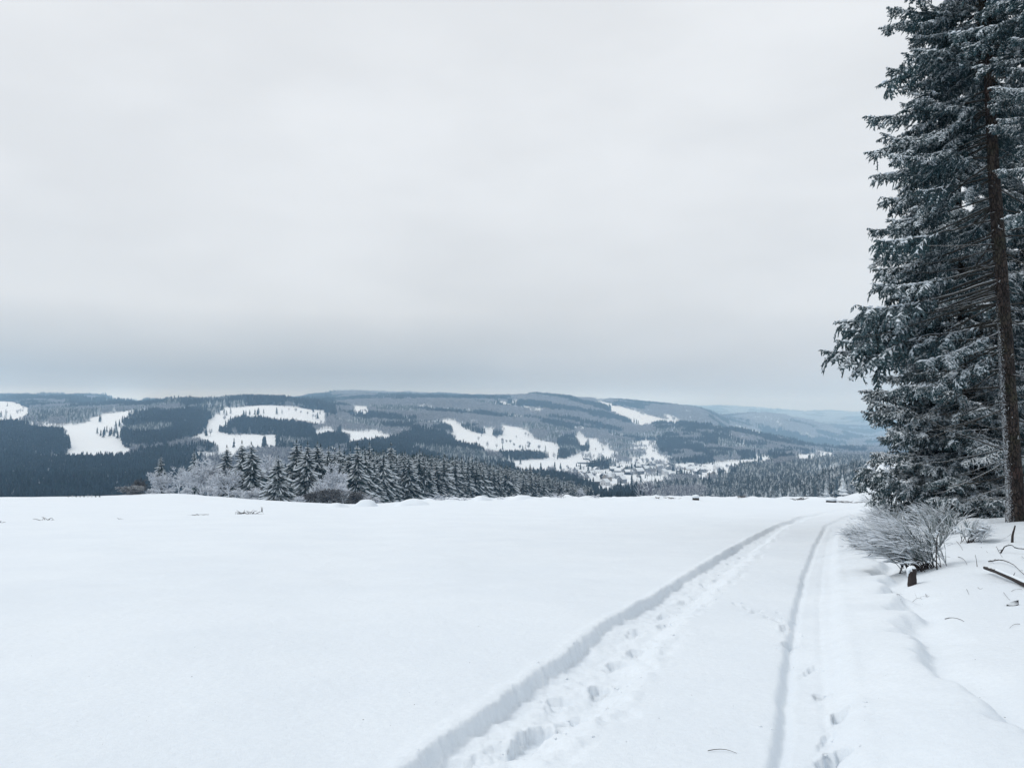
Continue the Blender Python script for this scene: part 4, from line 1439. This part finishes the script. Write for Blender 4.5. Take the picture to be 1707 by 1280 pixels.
# ------------------------------------------------------------------ verge: broom shrubs, stump, dead wood
def broom(px, py, wpx, hpx, n, label, seed, lean=-.35):
    g = np.random.default_rng(seed)
    p = spot(px, py)
    s = p[1] / FPX
    w, h = wpx * s, hpx * s
    root = obj('broom_shrub', None, label=label, cat='shrub', group='rimed broom shrubs on the verge', loc=p)
    G = Geo()
    P, Q, r = [], [], []
    for k in range(n):
        b0 = np.array([g.normal(0, .12) * w, g.normal(0, .12) * w, -.03])
        az_ = g.uniform(0, 2 * PI)
        out_ = abs(g.normal(0, .55))
        d = np.array([math.cos(az_) * out_ * .9 + lean, math.sin(az_) * out_ * .6, 1.0])
        d /= np.linalg.norm(d)
        l = h * g.uniform(.55, .95)
        q = np.linspace(0, 1, 5)
        bend = np.array([math.copysign(.35, d[0]), g.normal(0, .15), -.25])
        sp = b0 + d * l * q[:, None] + bend * l * (q ** 2)[:, None] * .5
        G.tube(sp, np.linspace(.008, .004, 5), 3, 1)
        for m_ in range(24):
            u = g.uniform(.2, 1.0)
            c = np.array([np.interp(u, q, sp[:, c_]) for c_ in range(3)])
            dd = d * .8 + bend * u * .9 + g.normal(0, .20, 3) + np.array([lean * .5, 0, 0])
            dd /= np.linalg.norm(dd)
            ll = h * g.uniform(.22, .48)
            mid_ = c + dd * ll * .55
            e = mid_ + (dd + np.array([lean * .3, 0, -.25])) * ll * .5
            P += [c, mid_]; Q += [mid_ + (mid_ - c) * .08, e]; r += [.0068, .006]
    obj('stems', None, root) if False else None
    G.spindles(P, Q, np.array(r), 3, 0, r0=.9)
    obj('stems', G.mesh('broom_stems', [M['broom'], M['dead']]), root)
    S_ = Geo()
    for k in range(int(n * .5)):
        c = np.array([g.normal(lean * .35, .26) * w, g.normal(0, .2) * w, h * g.uniform(.18, .62)])
        l = g.uniform(.04, .11)
        d = np.array([1, g.normal(0, .6), g.normal(-.1, .2)])
        S_.spindles([c - d * l], [c + d * l], g.uniform(.012, .028), 5, 0)
    obj('snow', S_.mesh('broom_snow', [M['snow']], smooth=True), root)


broom(1540, 946, 128, 100, 84, 'large rimed broom shrub leaning left behind the short stump', 1, -.45)
broom(1462, 921, 66, 58, 48, 'smaller broom shrub at the edge of the track', 2, -.35)
broom(1494, 895, 96, 58, 48, 'rimed broom shrub below the bushy spruce', 3, -.4)
broom(1618, 905, 60, 46, 26, 'low broom shrub at the right end of the row', 4, .2)
broom(1482, 866, 70, 46, 26, 'far broom shrub at the bend under the spruce boughs', 5, -.3)
broom(1570, 892, 90, 60, 30, 'broom shrub in shade between the large one and the trees', 6, -.2)


def wood(name, pts, rad, label, cat='twig', group=None, m='dead', sides=6, snow=True, side_twigs=0, seed=0, flat=True):
    """a stick laid through ground points: (px, py, metres above the snow)"""
    g = np.random.default_rng(seed)
    W_ = []
    for (px, py, up) in pts:
        q = spot(px, py)
        W_.append(q + [0, 0, up])
    W_ = np.array(W_)
    if flat:
        zl = np.linspace(W_[0][2] - pts[0][2], W_[-1][2] - pts[-1][2], len(W_))
        W_[:, 2] = np.maximum(zl, W_[:, 2] - np.array([q_[2] for q_ in pts]) - .03) + np.array([q_[2] for q_ in pts])
    o0 = W_[0].copy()
    W_ -= o0
    q = np.linspace(0, 1, len(W_))
    u = np.linspace(0, 1, max(6, 2 * len(W_)))
    C_ = np.array([np.interp(u, q, W_[:, c]) for c in range(3)]).T
    if len(W_) == 3:
        C_ = np.array([np.polyval(np.polyfit(q, W_[:, c], 2), u) for c in range(3)]).T
    C_[1:-1] += g.normal(0, rad * .18, (len(u) - 2, 3))
    G = Geo()
    rr_ = rad * (1 - .55 * u)
    if name == 'fallen_branch':
        rr_ = rad * (.55 + .45 * u)
    G.tube(C_, rr_, sides, 0)
    for k in range(side_twigs):
        i_ = g.integers(1, len(u) - 1)
        d = np.array([g.normal(0, .5), g.normal(0, .4), abs(g.normal(.2, .3))])
        l = g.uniform(.08, .25)
        G.tube([C_[i_], C_[i_] + d * l * .5, C_[i_] + d * l + [0, 0, -.02]], [min(rad * .5, .008), min(rad * .4, .006), min(rad * .2, .003)], 3, 0)
    if snow:
        T = C_ + np.array([-.1, -.05, .75])[None] * rr_[:, None]
        G.tube(T[1:], rr_[1:] * .72, 5, 1)
    root = obj(name, G.mesh(name, [M[m], M['snow']], smooth=sides > 4), label=label, cat=cat, group=group, loc=o0)
    return root


wood('fallen_branch', [(1642, 955, .09), (1700, 973, .06), (1790, 1002, .03)], .05, 'broken dark branch lying on the snow, topped with snow', 'branch', None, sides=8, side_twigs=3, seed=4)
wood('arched_branch', [(1668, 922, .0), (1675, 922, .13), (1687, 922, .17), (1694, 922, .11), (1712, 920, .08), (1725, 921, .03)], .014, 'dark arched branch poking out beside the forest', 'branch', None, side_twigs=6, seed=5)
wood('upright_stick', [(1687, 904, -.05), (1689, 904, .16), (1693, 904, .34)], .028, 'dark upright stick in front of the tree trunk', 'stick', None, snow=False, seed=6)
wood('bent_sapling', [(1500, 954, .0), (1503, 952, .10), (1510, 950, .30), (1512, 950, .40), (1500, 950, .47), (1478, 948, .43), (1458, 948, .25), (1446, 946, .10)], .016, 'snow laden sapling bent over in front of the large broom shrub', 'sapling', None, seed=7)
wood('bent_sapling', [(1536, 950, .0), (1537, 950, .16), (1530, 950, .20), (1518, 950, .30), (1510, 950, .40)], .020, 'snow caked crooked stem right of the short stump', 'sapling', None, seed=8)
wood('bare_shoot', [(1562, 948, 0), (1561, 948, .25), (1562, 948, .5), (1566, 948, .62)], .011, 'thin bare shoot at the right side of the large broom shrub', 'shoot', None, snow=False, side_twigs=8, seed=9)
wood('long_twig', [(1648, 935, .02), (1668, 938, .06), (1688, 946, .07), (1712, 962, .02)], .011, 'long thin twig lying above the broken branch', 'twig', 'twigs on the forest snow', side_twigs=4, snow=False, seed=10)
TW = [(1575, 1025, 1592, 1027, 1607, 1034, 'curved dark twig lying alone on the smooth right snow'), (1597, 928, 1606, 932, 1612, 940, 'short bent twig left of the broken branch'),
      (1635, 910, 1640, 915, 1647, 921, 'slanting twig right of the low broom shrub'), (1594, 905, 1600, 911, 1605, 918, 'slanting twig below the low broom shrub'),
      (1661, 913, 1665, 920, 1671, 927, 'twig leaning on the arched branch'), (1477, 983, 1484, 984, 1491, 985, 'flat twig left of the short stump'),
      (1495, 1003, 1501, 1001, 1505, 1005, 'tiny broken twig below the short stump'), (1520, 993, 1530, 989, 1537, 991, 'twig fragments right below the short stump'),
      (1543, 984, 1545, 988, 1549, 986, 'small forked twig right of the short stump'), (1673, 986, 1679, 994, 1684, 998, 'small hooked twig under the broken branch'),
      (1611, 980, 1613, 984, 1615, 988, 'tiny stalk in the middle of the right snow'), (1630, 977, 1634, 980, 1638, 978, 'dark speck of twig below the broken branch tip'),
      (1686, 984, 1694, 981, 1704, 980, 'thin twig just below the broken branch'), (1180, 1250, 1205, 1250, 1228, 1254, 'fine twig lying on the snow between the tracks'),
      (1703, 925, 1708, 930, 1714, 934, 'twig at the right frame edge beside the arched branch'), (1650, 930, 1653, 934, 1657, 938, 'short twig above the long thin twig'),
      (1626, 934, 1628, 940, 1629, 944, 'upright stalk left of the long thin twig'), (1685, 890, 1678, 896, 1670, 900, 'twig lying left of the upright stick'), (1700, 1038, 1690, 1040, 1683, 1044, 'faint twig at the lower right')]
for k, (a, b_, c_, d_, e_, f_, lab) in enumerate(TW):
    if lab.startswith('upright'):
        wood('twig', [(e_, f_, -.02), (c_, f_, .1), (a, f_, .2)], .006, lab, 'twig', 'twigs on the forest snow', snow=False, sides=4, seed=20 + k)
    else:
        wood('twig', [(a, b_, .008), (c_, d_, .013), (e_, f_, .004)], .0045 if k < 5 else .0026, lab, 'twig', 'twigs on the forest snow', snow=False, sides=4, side_twigs=2 if k in (6, 7, 8) else 0, seed=20 + k)
# a flake of bark
p = spot(1688, 1006)
G = Geo()
u = np.linspace(-1, 1, 7)
top = np.c_[u * .09, .02 * (1 - u ** 2), .035 + .02 * u]
bot = np.c_[u * .09, -.045 * (1 - u ** 2), .012 + .012 * u]
G.add(np.r_[top, bot, top - [0, 0, .012], bot - [0, 0, .012]], [(k, k + 1, k + 8, k + 7) for k in range(6)] + [(k + 14, k + 21, k + 22, k + 15) for k in range(6)] + [(k, k + 14, k + 15, k + 1) for k in range(6)] + [(k + 7, k + 8, k + 22, k + 21) for k in range(6)], 0)
obj('bark_flake', G.mesh('bark_flake', [M['rime_dark']]), label='loose flake of bark on the snow under the broken branch', cat='bark', loc=p, rz=.25)

# short stump with rime on its left shoulder
p = spot(1521, 972)
root = obj('tree_stump', None, label='short black stump with a snow hood beside the broom shrub', cat='stump', loc=p)
g = np.random.default_rng(44)
n = 16
th = np.arange(n) * 2 * PI / n
prof = [(.062, -.08), (.066, .0), (.060, .07), (.057, .15), (.060, .20), (.050, .245), (.028, .27)]
ph = 1 + .10 * np.sin(th * 2 + 1) + .06 * np.sin(th * 5)
V = np.concatenate([np.c_[r * ph * np.cos(th) * (1 + g.normal(0, .05, n)), r * ph * np.sin(th), np.full(n, z) + g.normal(0, .006, n)] for r, z in prof] + [[[0, 0, .275]]])
F = [(i_ * n + k, i_ * n + (k + 1) % n, (i_ + 1) * n + (k + 1) % n, (i_ + 1) * n + k) for i_ in range(len(prof) - 1) for k in range(n)]
F3 = [((len(prof) - 1) * n + k, (len(prof) - 1) * n + (k + 1) % n, len(prof) * n) for k in range(n)]
obj('stump_wood', new_mesh('stump_wood', V, [np.array(F), np.array(F3)], M['dead'], smooth=True), root)
prof = [(.066, .13), (.074, .18), (.074, .225), (.062, .262), (.036, .288)]
V = np.concatenate([np.c_[r * np.cos(th) * (1 + g.normal(0, .06, n)), r * np.sin(th) + .012, z + .055 * np.sin(th) * -1 * 0 - .085 * (np.cos(th - 2.6) > -.2) * 0 + (.05 * (np.sin(th) < -.3) if z < .2 else 0) + g.normal(0, .004, n)] for r, z in prof] + [[[0, .012, .295]]])
F = [(i_ * n + k, i_ * n + (k + 1) % n, (i_ + 1) * n + (k + 1) % n, (i_ + 1) * n + k) for i_ in range(len(prof) - 1) for k in range(n)]
F = [f for f in F if not (f[0] // n < 3 and -2.15 < math.atan2(math.sin(th[f[0] % n]), math.cos(th[f[0] % n])) < -.75)]
F3 = [((len(prof) - 1) * n + k, (len(prof) - 1) * n + (k + 1) % n, len(prof) * n) for k in range(n)]
obj('snow_hood', new_mesh('snow_hood', V, [np.array(F), np.array(F3)], M['snow'], smooth=True), root)
print('verge', time.time() - T0)

# crumbs of broken snow beside the ruts and fine litter blown over the field
def crumbs(name, pts, r0, r1, mt, label, cat, seed, flat=1.0):
    g = np.random.default_rng(seed)
    P = np.asarray(pts)
    P = np.c_[P, ground_h(P[:, 0], P[:, 1])]
    oct_ = np.array([(1, 0, 0), (0, 1, 0), (-1, 0, 0), (0, -1, 0), (0, 0, 1), (0, 0, -1)], float)
    of = np.array([(0, 1, 4), (1, 2, 4), (2, 3, 4), (3, 0, 4), (1, 0, 5), (2, 1, 5), (3, 2, 5), (0, 3, 5)])
    G = Geo()
    for p in P:
        r = r0 + (r1 - r0) * g.random() ** 2.5
        a = g.uniform(0, 6.28)
        v = oct_ * g.uniform(.6, 1.25, (6, 3)) * r * [1, 1, .75 * flat]
        v = np.c_[v[:, 0] * math.cos(a) - v[:, 1] * math.sin(a), v[:, 0] * math.sin(a) + v[:, 1] * math.cos(a), v[:, 2] + r * .05]
        G.add(v + p, of, 0)
    obj(name, G.mesh(name, [mt], smooth=True), label=label, cat=cat, kind='stuff')


cp = []
for k in range(520):
    i_ = int(rng.integers(12, 70))
    f_ = rng.choice([0, .25, .5, .8, 1.0, 1.1]) + rng.normal(0, .10)
    cp.append(L_BANK[i_] * (1 - f_) + L_SOFT[i_] * f_ + rng.normal(0, .06, 2))
for k in range(90):
    i_ = int(rng.integers(12, 60))
    cp.append(R_GROOVE[i_] + rng.normal(0, .05, 2))
for (p_, a_, l_, w_, d_) in FEET[:36]:
    for k in range(5):
        cp.append(p_ + rng.normal(0, .12, 2))
crumbs('snow_crumbs', cp, .004, .022, M['snow'], 'crumbs of broken snow along the wheel ruts and footprints', 'snow', 3)
lp = []
for k in range(170):
    d_ = 4 * math.exp(rng.uniform(0, 1.8))
    lp.append((rng.uniform(-.66, .66) * d_, d_))
crumbs('needle_litter', lp, .0025, .007, M['dead'], 'dark needles and bark specks scattered over the snow', 'litter', 4, .5)

# ------------------------------------------------------------------ the village
HOUSE_CACHE = {}


def box_v(x0, x1, y0, y1, z0, z1):
    return np.array([(x0, y0, z0), (x1, y0, z0), (x1, y1, z0), (x0, y1, z0), (x0, y0, z1), (x1, y0, z1), (x1, y1, z1), (x0, y1, z1)], float)


BF = np.array([(0, 3, 2, 1), (4, 5, 6, 7), (0, 1, 5, 4), (1, 2, 6, 5), (2, 3, 7, 6), (3, 0, 4, 7)])


def house_meshes(w, d, h, rise, wall):
    key = (w, d, h, rise, wall)
    if key in HOUSE_CACHE:
        return HOUSE_CACHE[key]
    G = Geo()
    a, c = w / 2, d / 2
    G.add(box_v(-a, a, -c, c, -4, h), BF[[0, 2, 3, 4, 5]], 0)
    G.add([(-a, -c, h), (-a, c, h), (-a, 0, h + rise)], [(0, 2, 1)], 0)
    G.add([(a, -c, h), (a, c, h), (a, 0, h + rise)], [(0, 1, 2)], 0)
    wl = G.mesh('house_wall', [M[wall]])
    G = Geo()
    o = .6
    k = rise / c
    for s in (-1, 1):
        V = []
        for x in (-a - o, a + o):
            V += [(x, 0, h + rise + .08), (x, s * (c + o), h - o * k + .08), (x, 0, h + rise + .55), (x, s * (c + o), h - o * k + .50)]
        F = np.array([(0, 1, 5, 4), (2, 6, 7, 3), (1, 3, 7, 5), (0, 2, 3, 1), (4, 5, 7, 6)])
        G.add(V, F if s > 0 else F[:, ::-1], 0)
    rf = G.mesh('house_roof', [M['snow']])
    G = Geo()
    G.add(box_v(-.45, .45, -.45, .45, rise + h - 1.2, rise + h + 1.3) + [a * .35, .9, 0], BF, 0)
    ch = G.mesh('house_chimney', [M['wall_dark']])
    G = Geo()
    G.add(box_v(-.65, .65, -.06, .06, 0, 1.4), BF, 0)
    wn = G.mesh('house_window', [M['pane']])
    HOUSE_CACHE[key] = (wl, rf, ch, wn)
    return HOUSE_CACHE[key]


def house(px, py, w, d, h, rise, rot, wall, label, group, floors=2, windows=True, name='house'):
    p = spot(px, py)
    wl, rf, ch, wn = house_meshes(w, d, h, rise, wall)
    root = obj(name, None, label=label, cat='house' if name == 'house' else name, group=group, loc=p, rz=rot)
    obj('wall', wl, root)
    r_ = obj('roof', rf, root)
    obj('chimney', ch, r_) if name == 'house' else None
    if windows:
        nwin = max(2, int(w / 3.2))
        for f in range(floors):
            for k in range(nwin):
                o = obj('window', wn, root)
                o.location = (-w / 2 + (k + .5) * w / nwin, -d / 2 - .03, .9 + f * 2.7)
        for k in (-1, 1):
            o = obj('window', wn, root)
            o.location = (-w / 2 - .03, k * d * .22, 2.2)
            o.rotation_euler = (0, 0, PI / 2)
    return root


HS = [(920, 793), (932, 793), (947, 790), (955, 794), (943, 797), (963, 787), (971, 791), (980, 787), (993, 786), (986, 794), (967, 796), (995, 792), (1004, 792), (1013, 795), (1000, 797),
      (982, 799), (969, 800), (974, 804), (991, 803), (993, 808), (1009, 808), (1012, 800), (1022, 796), (1030, 797), (1022, 785), (1030, 789), (1039, 785), (1052, 784), (1065, 789), (1062, 781),
      (1032, 780), (1018, 775), (1074, 778), (1037, 804), (1081, 778), (1090, 776), (1099, 781), (1099, 787), (1113, 782), (1117, 789), (1124, 785), (1146, 786), (1158, 784), (1173, 786), (1163, 789),
      (1202, 787), (1215, 790), (1195, 782), (1120, 794), (1144, 793), (1113, 776), (1087, 785), (1132, 782), (1077, 785), (1048, 790), (1152, 779), (1186, 792), (1106, 790)]
SPECIAL = {(1065, 789): ('large grey gabled house at the right of the village core', (17, 13, 6.5, 5.5, .55, 'wall_grey')), (1099, 787): ('dark timber house in the right half of the village', (12, 10, 5.5, 3.6, 1.4, 'wall_dark')),
           (1158, 784): ('wide roofed house right of the banded apartment block', (18, 13, 5, 5.5, .15, 'wall_white')), (974, 804): ('long low roofed house at the near edge of the village', (19, 10, 4.0, 2.4, .1, 'wall_dark')),
           (1117, 789): ('flat fronted house left of the banded apartment block', (14, 9, 5, 2.4, .1, 'wall_dark')), (920, 793): ('leftmost house roof showing above the dark wood', (15, 10, 5, 3, .1, 'wall_grey')),
           (1009, 808): ('white gabled house nearest to the village meadow', (12, 10, 5.5, 4.5, .9, 'wall_white')), (1215, 790): ('rightmost snow roofed house of the village', (13, 10, 5, 3.4, .3, 'wall_white')),
           (1018, 775): ('highest lying house behind the village beside bare trees', (12, 9, 5, 4, .5, 'wall_grey'))}
walls = ['wall_grey', 'wall_white', 'wall_dark', 'wall_tan', 'wall_grey']
sizes = [(13, 10.5, 6.2, 4.2), (12, 10, 6.6, 4.4), (15, 11, 5.8, 4.0), (12, 11, 6.8, 4.8)]
for k, (px, py) in enumerate(HS):
    if (px, py) in SPECIAL:
        lab, (w, d, h, rise, rot, wl) = SPECIAL[(px, py)]
        house(px, py + 1, w, d, h, rise, rot, wl, lab, 'houses of the valley village')
    else:
        w, d, h, rise = sizes[(k * 7) % 4]
        rank = sorted(HS).index((px, py)) + 1
        tone = {'wall_grey': 'grey', 'wall_white': 'white', 'wall_dark': 'dark', 'wall_tan': 'tan'}[walls[(k * 3) % 5]]
        house(px, py + 1, w, d, h, rise, [.1, .45, 1.45, .8, 1.9, -.2][(k * 5) % 6], walls[(k * 3) % 5], '%s walled snow roofed village house, %s counted from the left' % (tone, ordn(rank)), 'houses of the valley village', windows=(k % 2 == 0))
house(974, 773, 30, 9, 3.6, 2.2, .05, 'wall_grey', 'long grey barn on the white meadow above the village', 'farm buildings on the meadow', windows=False, name='barn')
house(987, 769, 14, 9, 3.2, 3.0, .5, 'wall_dark', 'dark gabled barn behind the long grey barn', 'farm buildings on the meadow', windows=False, name='barn')
house(977, 766, 13, 8, 3.2, 2.5, .2, 'wall_dark', 'small dark shed left of the gabled barn', 'farm buildings on the meadow', windows=False, name='barn')
house(1068, 750, 14, 9, 4, 2.6, .1, 'wall_dark', 'lone snow roofed hut in the woods above the village', None, windows=False, name='hut')
house(1448, 747, 26, 14, 5, 4, .1, 'wall_grey', 'lone white roofed house on the far right slope', None, windows=False, name='hut')
# banded apartment block
p = spot(1133, 791)
root = obj('apartment_block', None, label='white apartment block with dark balcony bands in the village', cat='building', loc=p, rz=.08)
G = Geo(); G.add(box_v(-7.5, 7.5, -5, 5, -4, 9), BF, 0); obj('wall', G.mesh('block_wall', [M['wall_white']]), root)
G = Geo(); G.add(box_v(-8, 8, -5.5, 5.5, 9.01, 9.6), BF, 0); obj('roof', G.mesh('block_roof', [M['snow']]), root)
G = Geo(); G.add(box_v(-7.2, 7.2, -.25, .05, 0, 1.3), BF, 0); bm_ = G.mesh('block_band', [M['pane']])
for k in range(3):
    o = obj('balcony_band', bm_, root); o.location = (0, -5.0, 1.0 + 2.8 * k)

# trees one can tell apart in and above the village, on the fields and the skyline
FB = [far_bare(300 + k, 110, .33).mesh('village_crown', [M['bare_far'], M['far_trunk']]) for k in range(4)]
FC = [far_conifer(330 + k, tiers=8, sides=8, w=.17).mesh('lone_conifer', [M['needle_dark'], M['far_trunk']]) for k in range(4)]


def lone(kind, px, py, h, label, group, wide=1.0):
    p = spot(px, py)
    me = (FB if kind == 'bare_tree' else FC)[int(rng.integers(4))]
    o = obj(kind, me, label=label, cat='bare tree' if kind == 'bare_tree' else 'conifer', group=group, loc=p, rz=float(rng.uniform(0, 6)))
    o.scale = (h * wide, h * wide, h)


for (px, py, h, lab) in [(1053, 816, 22, 'dark pointed conifer standing before the village meadow'), (1183, 826, 28, 'tall slim conifer rising before the right end of the village'),
                         (1025, 763, 20, 'lone dark conifer in the narrow clearing above the village'), (1118, 771, 17, 'small pointed conifer at the field edge above the village'),
                         (1212, 826, 16, 'squat conifer right of the tall slim one')]:
    lone('conifer_tree', px, py, h, lab, None)
for (px, py, h, lab) in [(1083, 823, 17, 'dark rounded bare tree at the lower left of the village meadow'), (1111, 812, 19, 'high rounded bare tree right of the village meadow'),
                         (1103, 826, 19, 'broad bare tree below the village meadow'), (1128, 814, 15, 'bare tree right of the high rounded one'), (1436, 806, 14, 'small bare tree on the white slope beside the plantation')]:
    lone('bare_tree', px, py, h, lab, None, 1.25)
for k in range(78):
    px = rng.uniform(930, 1214)
    py = np.interp(px, [935, 1000, 1060, 1120, 1210], [794, 790, 785, 786, 790]) + rng.normal(0, 6)
    lone('bare_tree', px, py, rng.uniform(7, 12), 'grey bare tree between the village houses', 'bare trees between the village houses', 1.2)
for k in range(30):
    px, py = rng.uniform(950, 1215), rng.uniform(778, 806)
    lone('conifer_tree', px, py, rng.uniform(8, 14), 'dark conifer between the village houses', 'conifers between the village houses')
for k in range(26):
    px, py = rng.uniform(1060, 1130), rng.uniform(766, 776)
    if k > 12:
        px, py = rng.uniform(806, 925), rng.uniform(736, 750)
    lone('bare_tree', px, py, rng.uniform(9, 14), 'bare tree lining the fields above the village' if k <= 12 else 'bare tree scattered on the terraced white fields', 'loose bare trees on the fields')
for (px, py) in [(162, 724), (168, 727), (174, 727), (178, 722), (183, 728), (190, 728), (196, 732), (168, 703), (166, 704), (193, 712), (199, 712), (204, 706), (186, 725), (172, 730)]:
    lone('conifer_tree', px, py, rng.uniform(15, 21), 'dark conifer of the small group on the open hillside field', 'conifers on the open hillside field')
for (px, py) in [(546, 700), (551, 698), (561, 694), (566, 690), (573, 692), (559, 686)]:
    lone('conifer_tree', px, py, rng.uniform(20, 28), 'tall conifer at the right end of the central hillside field', 'tall conifers right of the central hillside field')
for k, px in enumerate(np.sort(rng.uniform(330, 505, 30))):
    lone('conifer_tree', px, np.interp(px, [330, 420, 505], [673, 672, 674]), rng.uniform(22, 31), 'tall conifer on the left hill skyline, %s counted from the left' % ordn(k + 1), 'tall conifers on the left hill skyline', .9)
for k, (px, py) in enumerate([(1042, 703), (1046, 705), (1052, 705), (1057, 706), (1061, 707), (1064, 708)]):
    lone('conifer_tree', px, py, rng.uniform(20, 30), 'conifer at the lower left edge of the ski slope', 'conifers below the ski slope')
for k in range(9):
    px = 114 + k * 6.5
    lone('conifer_tree', px, 829, .7, 'tiny young conifer in a row at the left field edge', 'young conifers at the left field edge')
print('village', time.time() - T0)

# ------------------------------------------------------------------ haze: the air of the valley
m = bpy.data.materials.new('haze')
m.use_nodes = True
m.node_tree.nodes.clear()
b = NB(m.node_tree)
o_ = b.node('ShaderNodeOutputMaterial')
v = b.node('ShaderNodeVolumePrincipled')
v.inputs['Color'].default_value = (*HAZE_COLOR, 1)
v.inputs['Density'].default_value = HAZE_DENSITY
v.inputs['Anisotropy'].default_value = 0.0
v.inputs['Absorption Color'].default_value = (1, 1, 1, 1)      # the air scatters, it does not absorb
b.l.new(v.outputs[0], o_.inputs['Volume'])
G = Geo()
G.add(box_v(-12500, 12500, -12500, 12500, ZMIN - 1.5, ZMAX + 45), BF, 0)
obj('haze', G.mesh('haze', [m]), kind='stuff', label='thin blue winter haze filling the valley', cat='haze')
print('done', time.time() - T0, 'z', ZMIN, ZMAX)
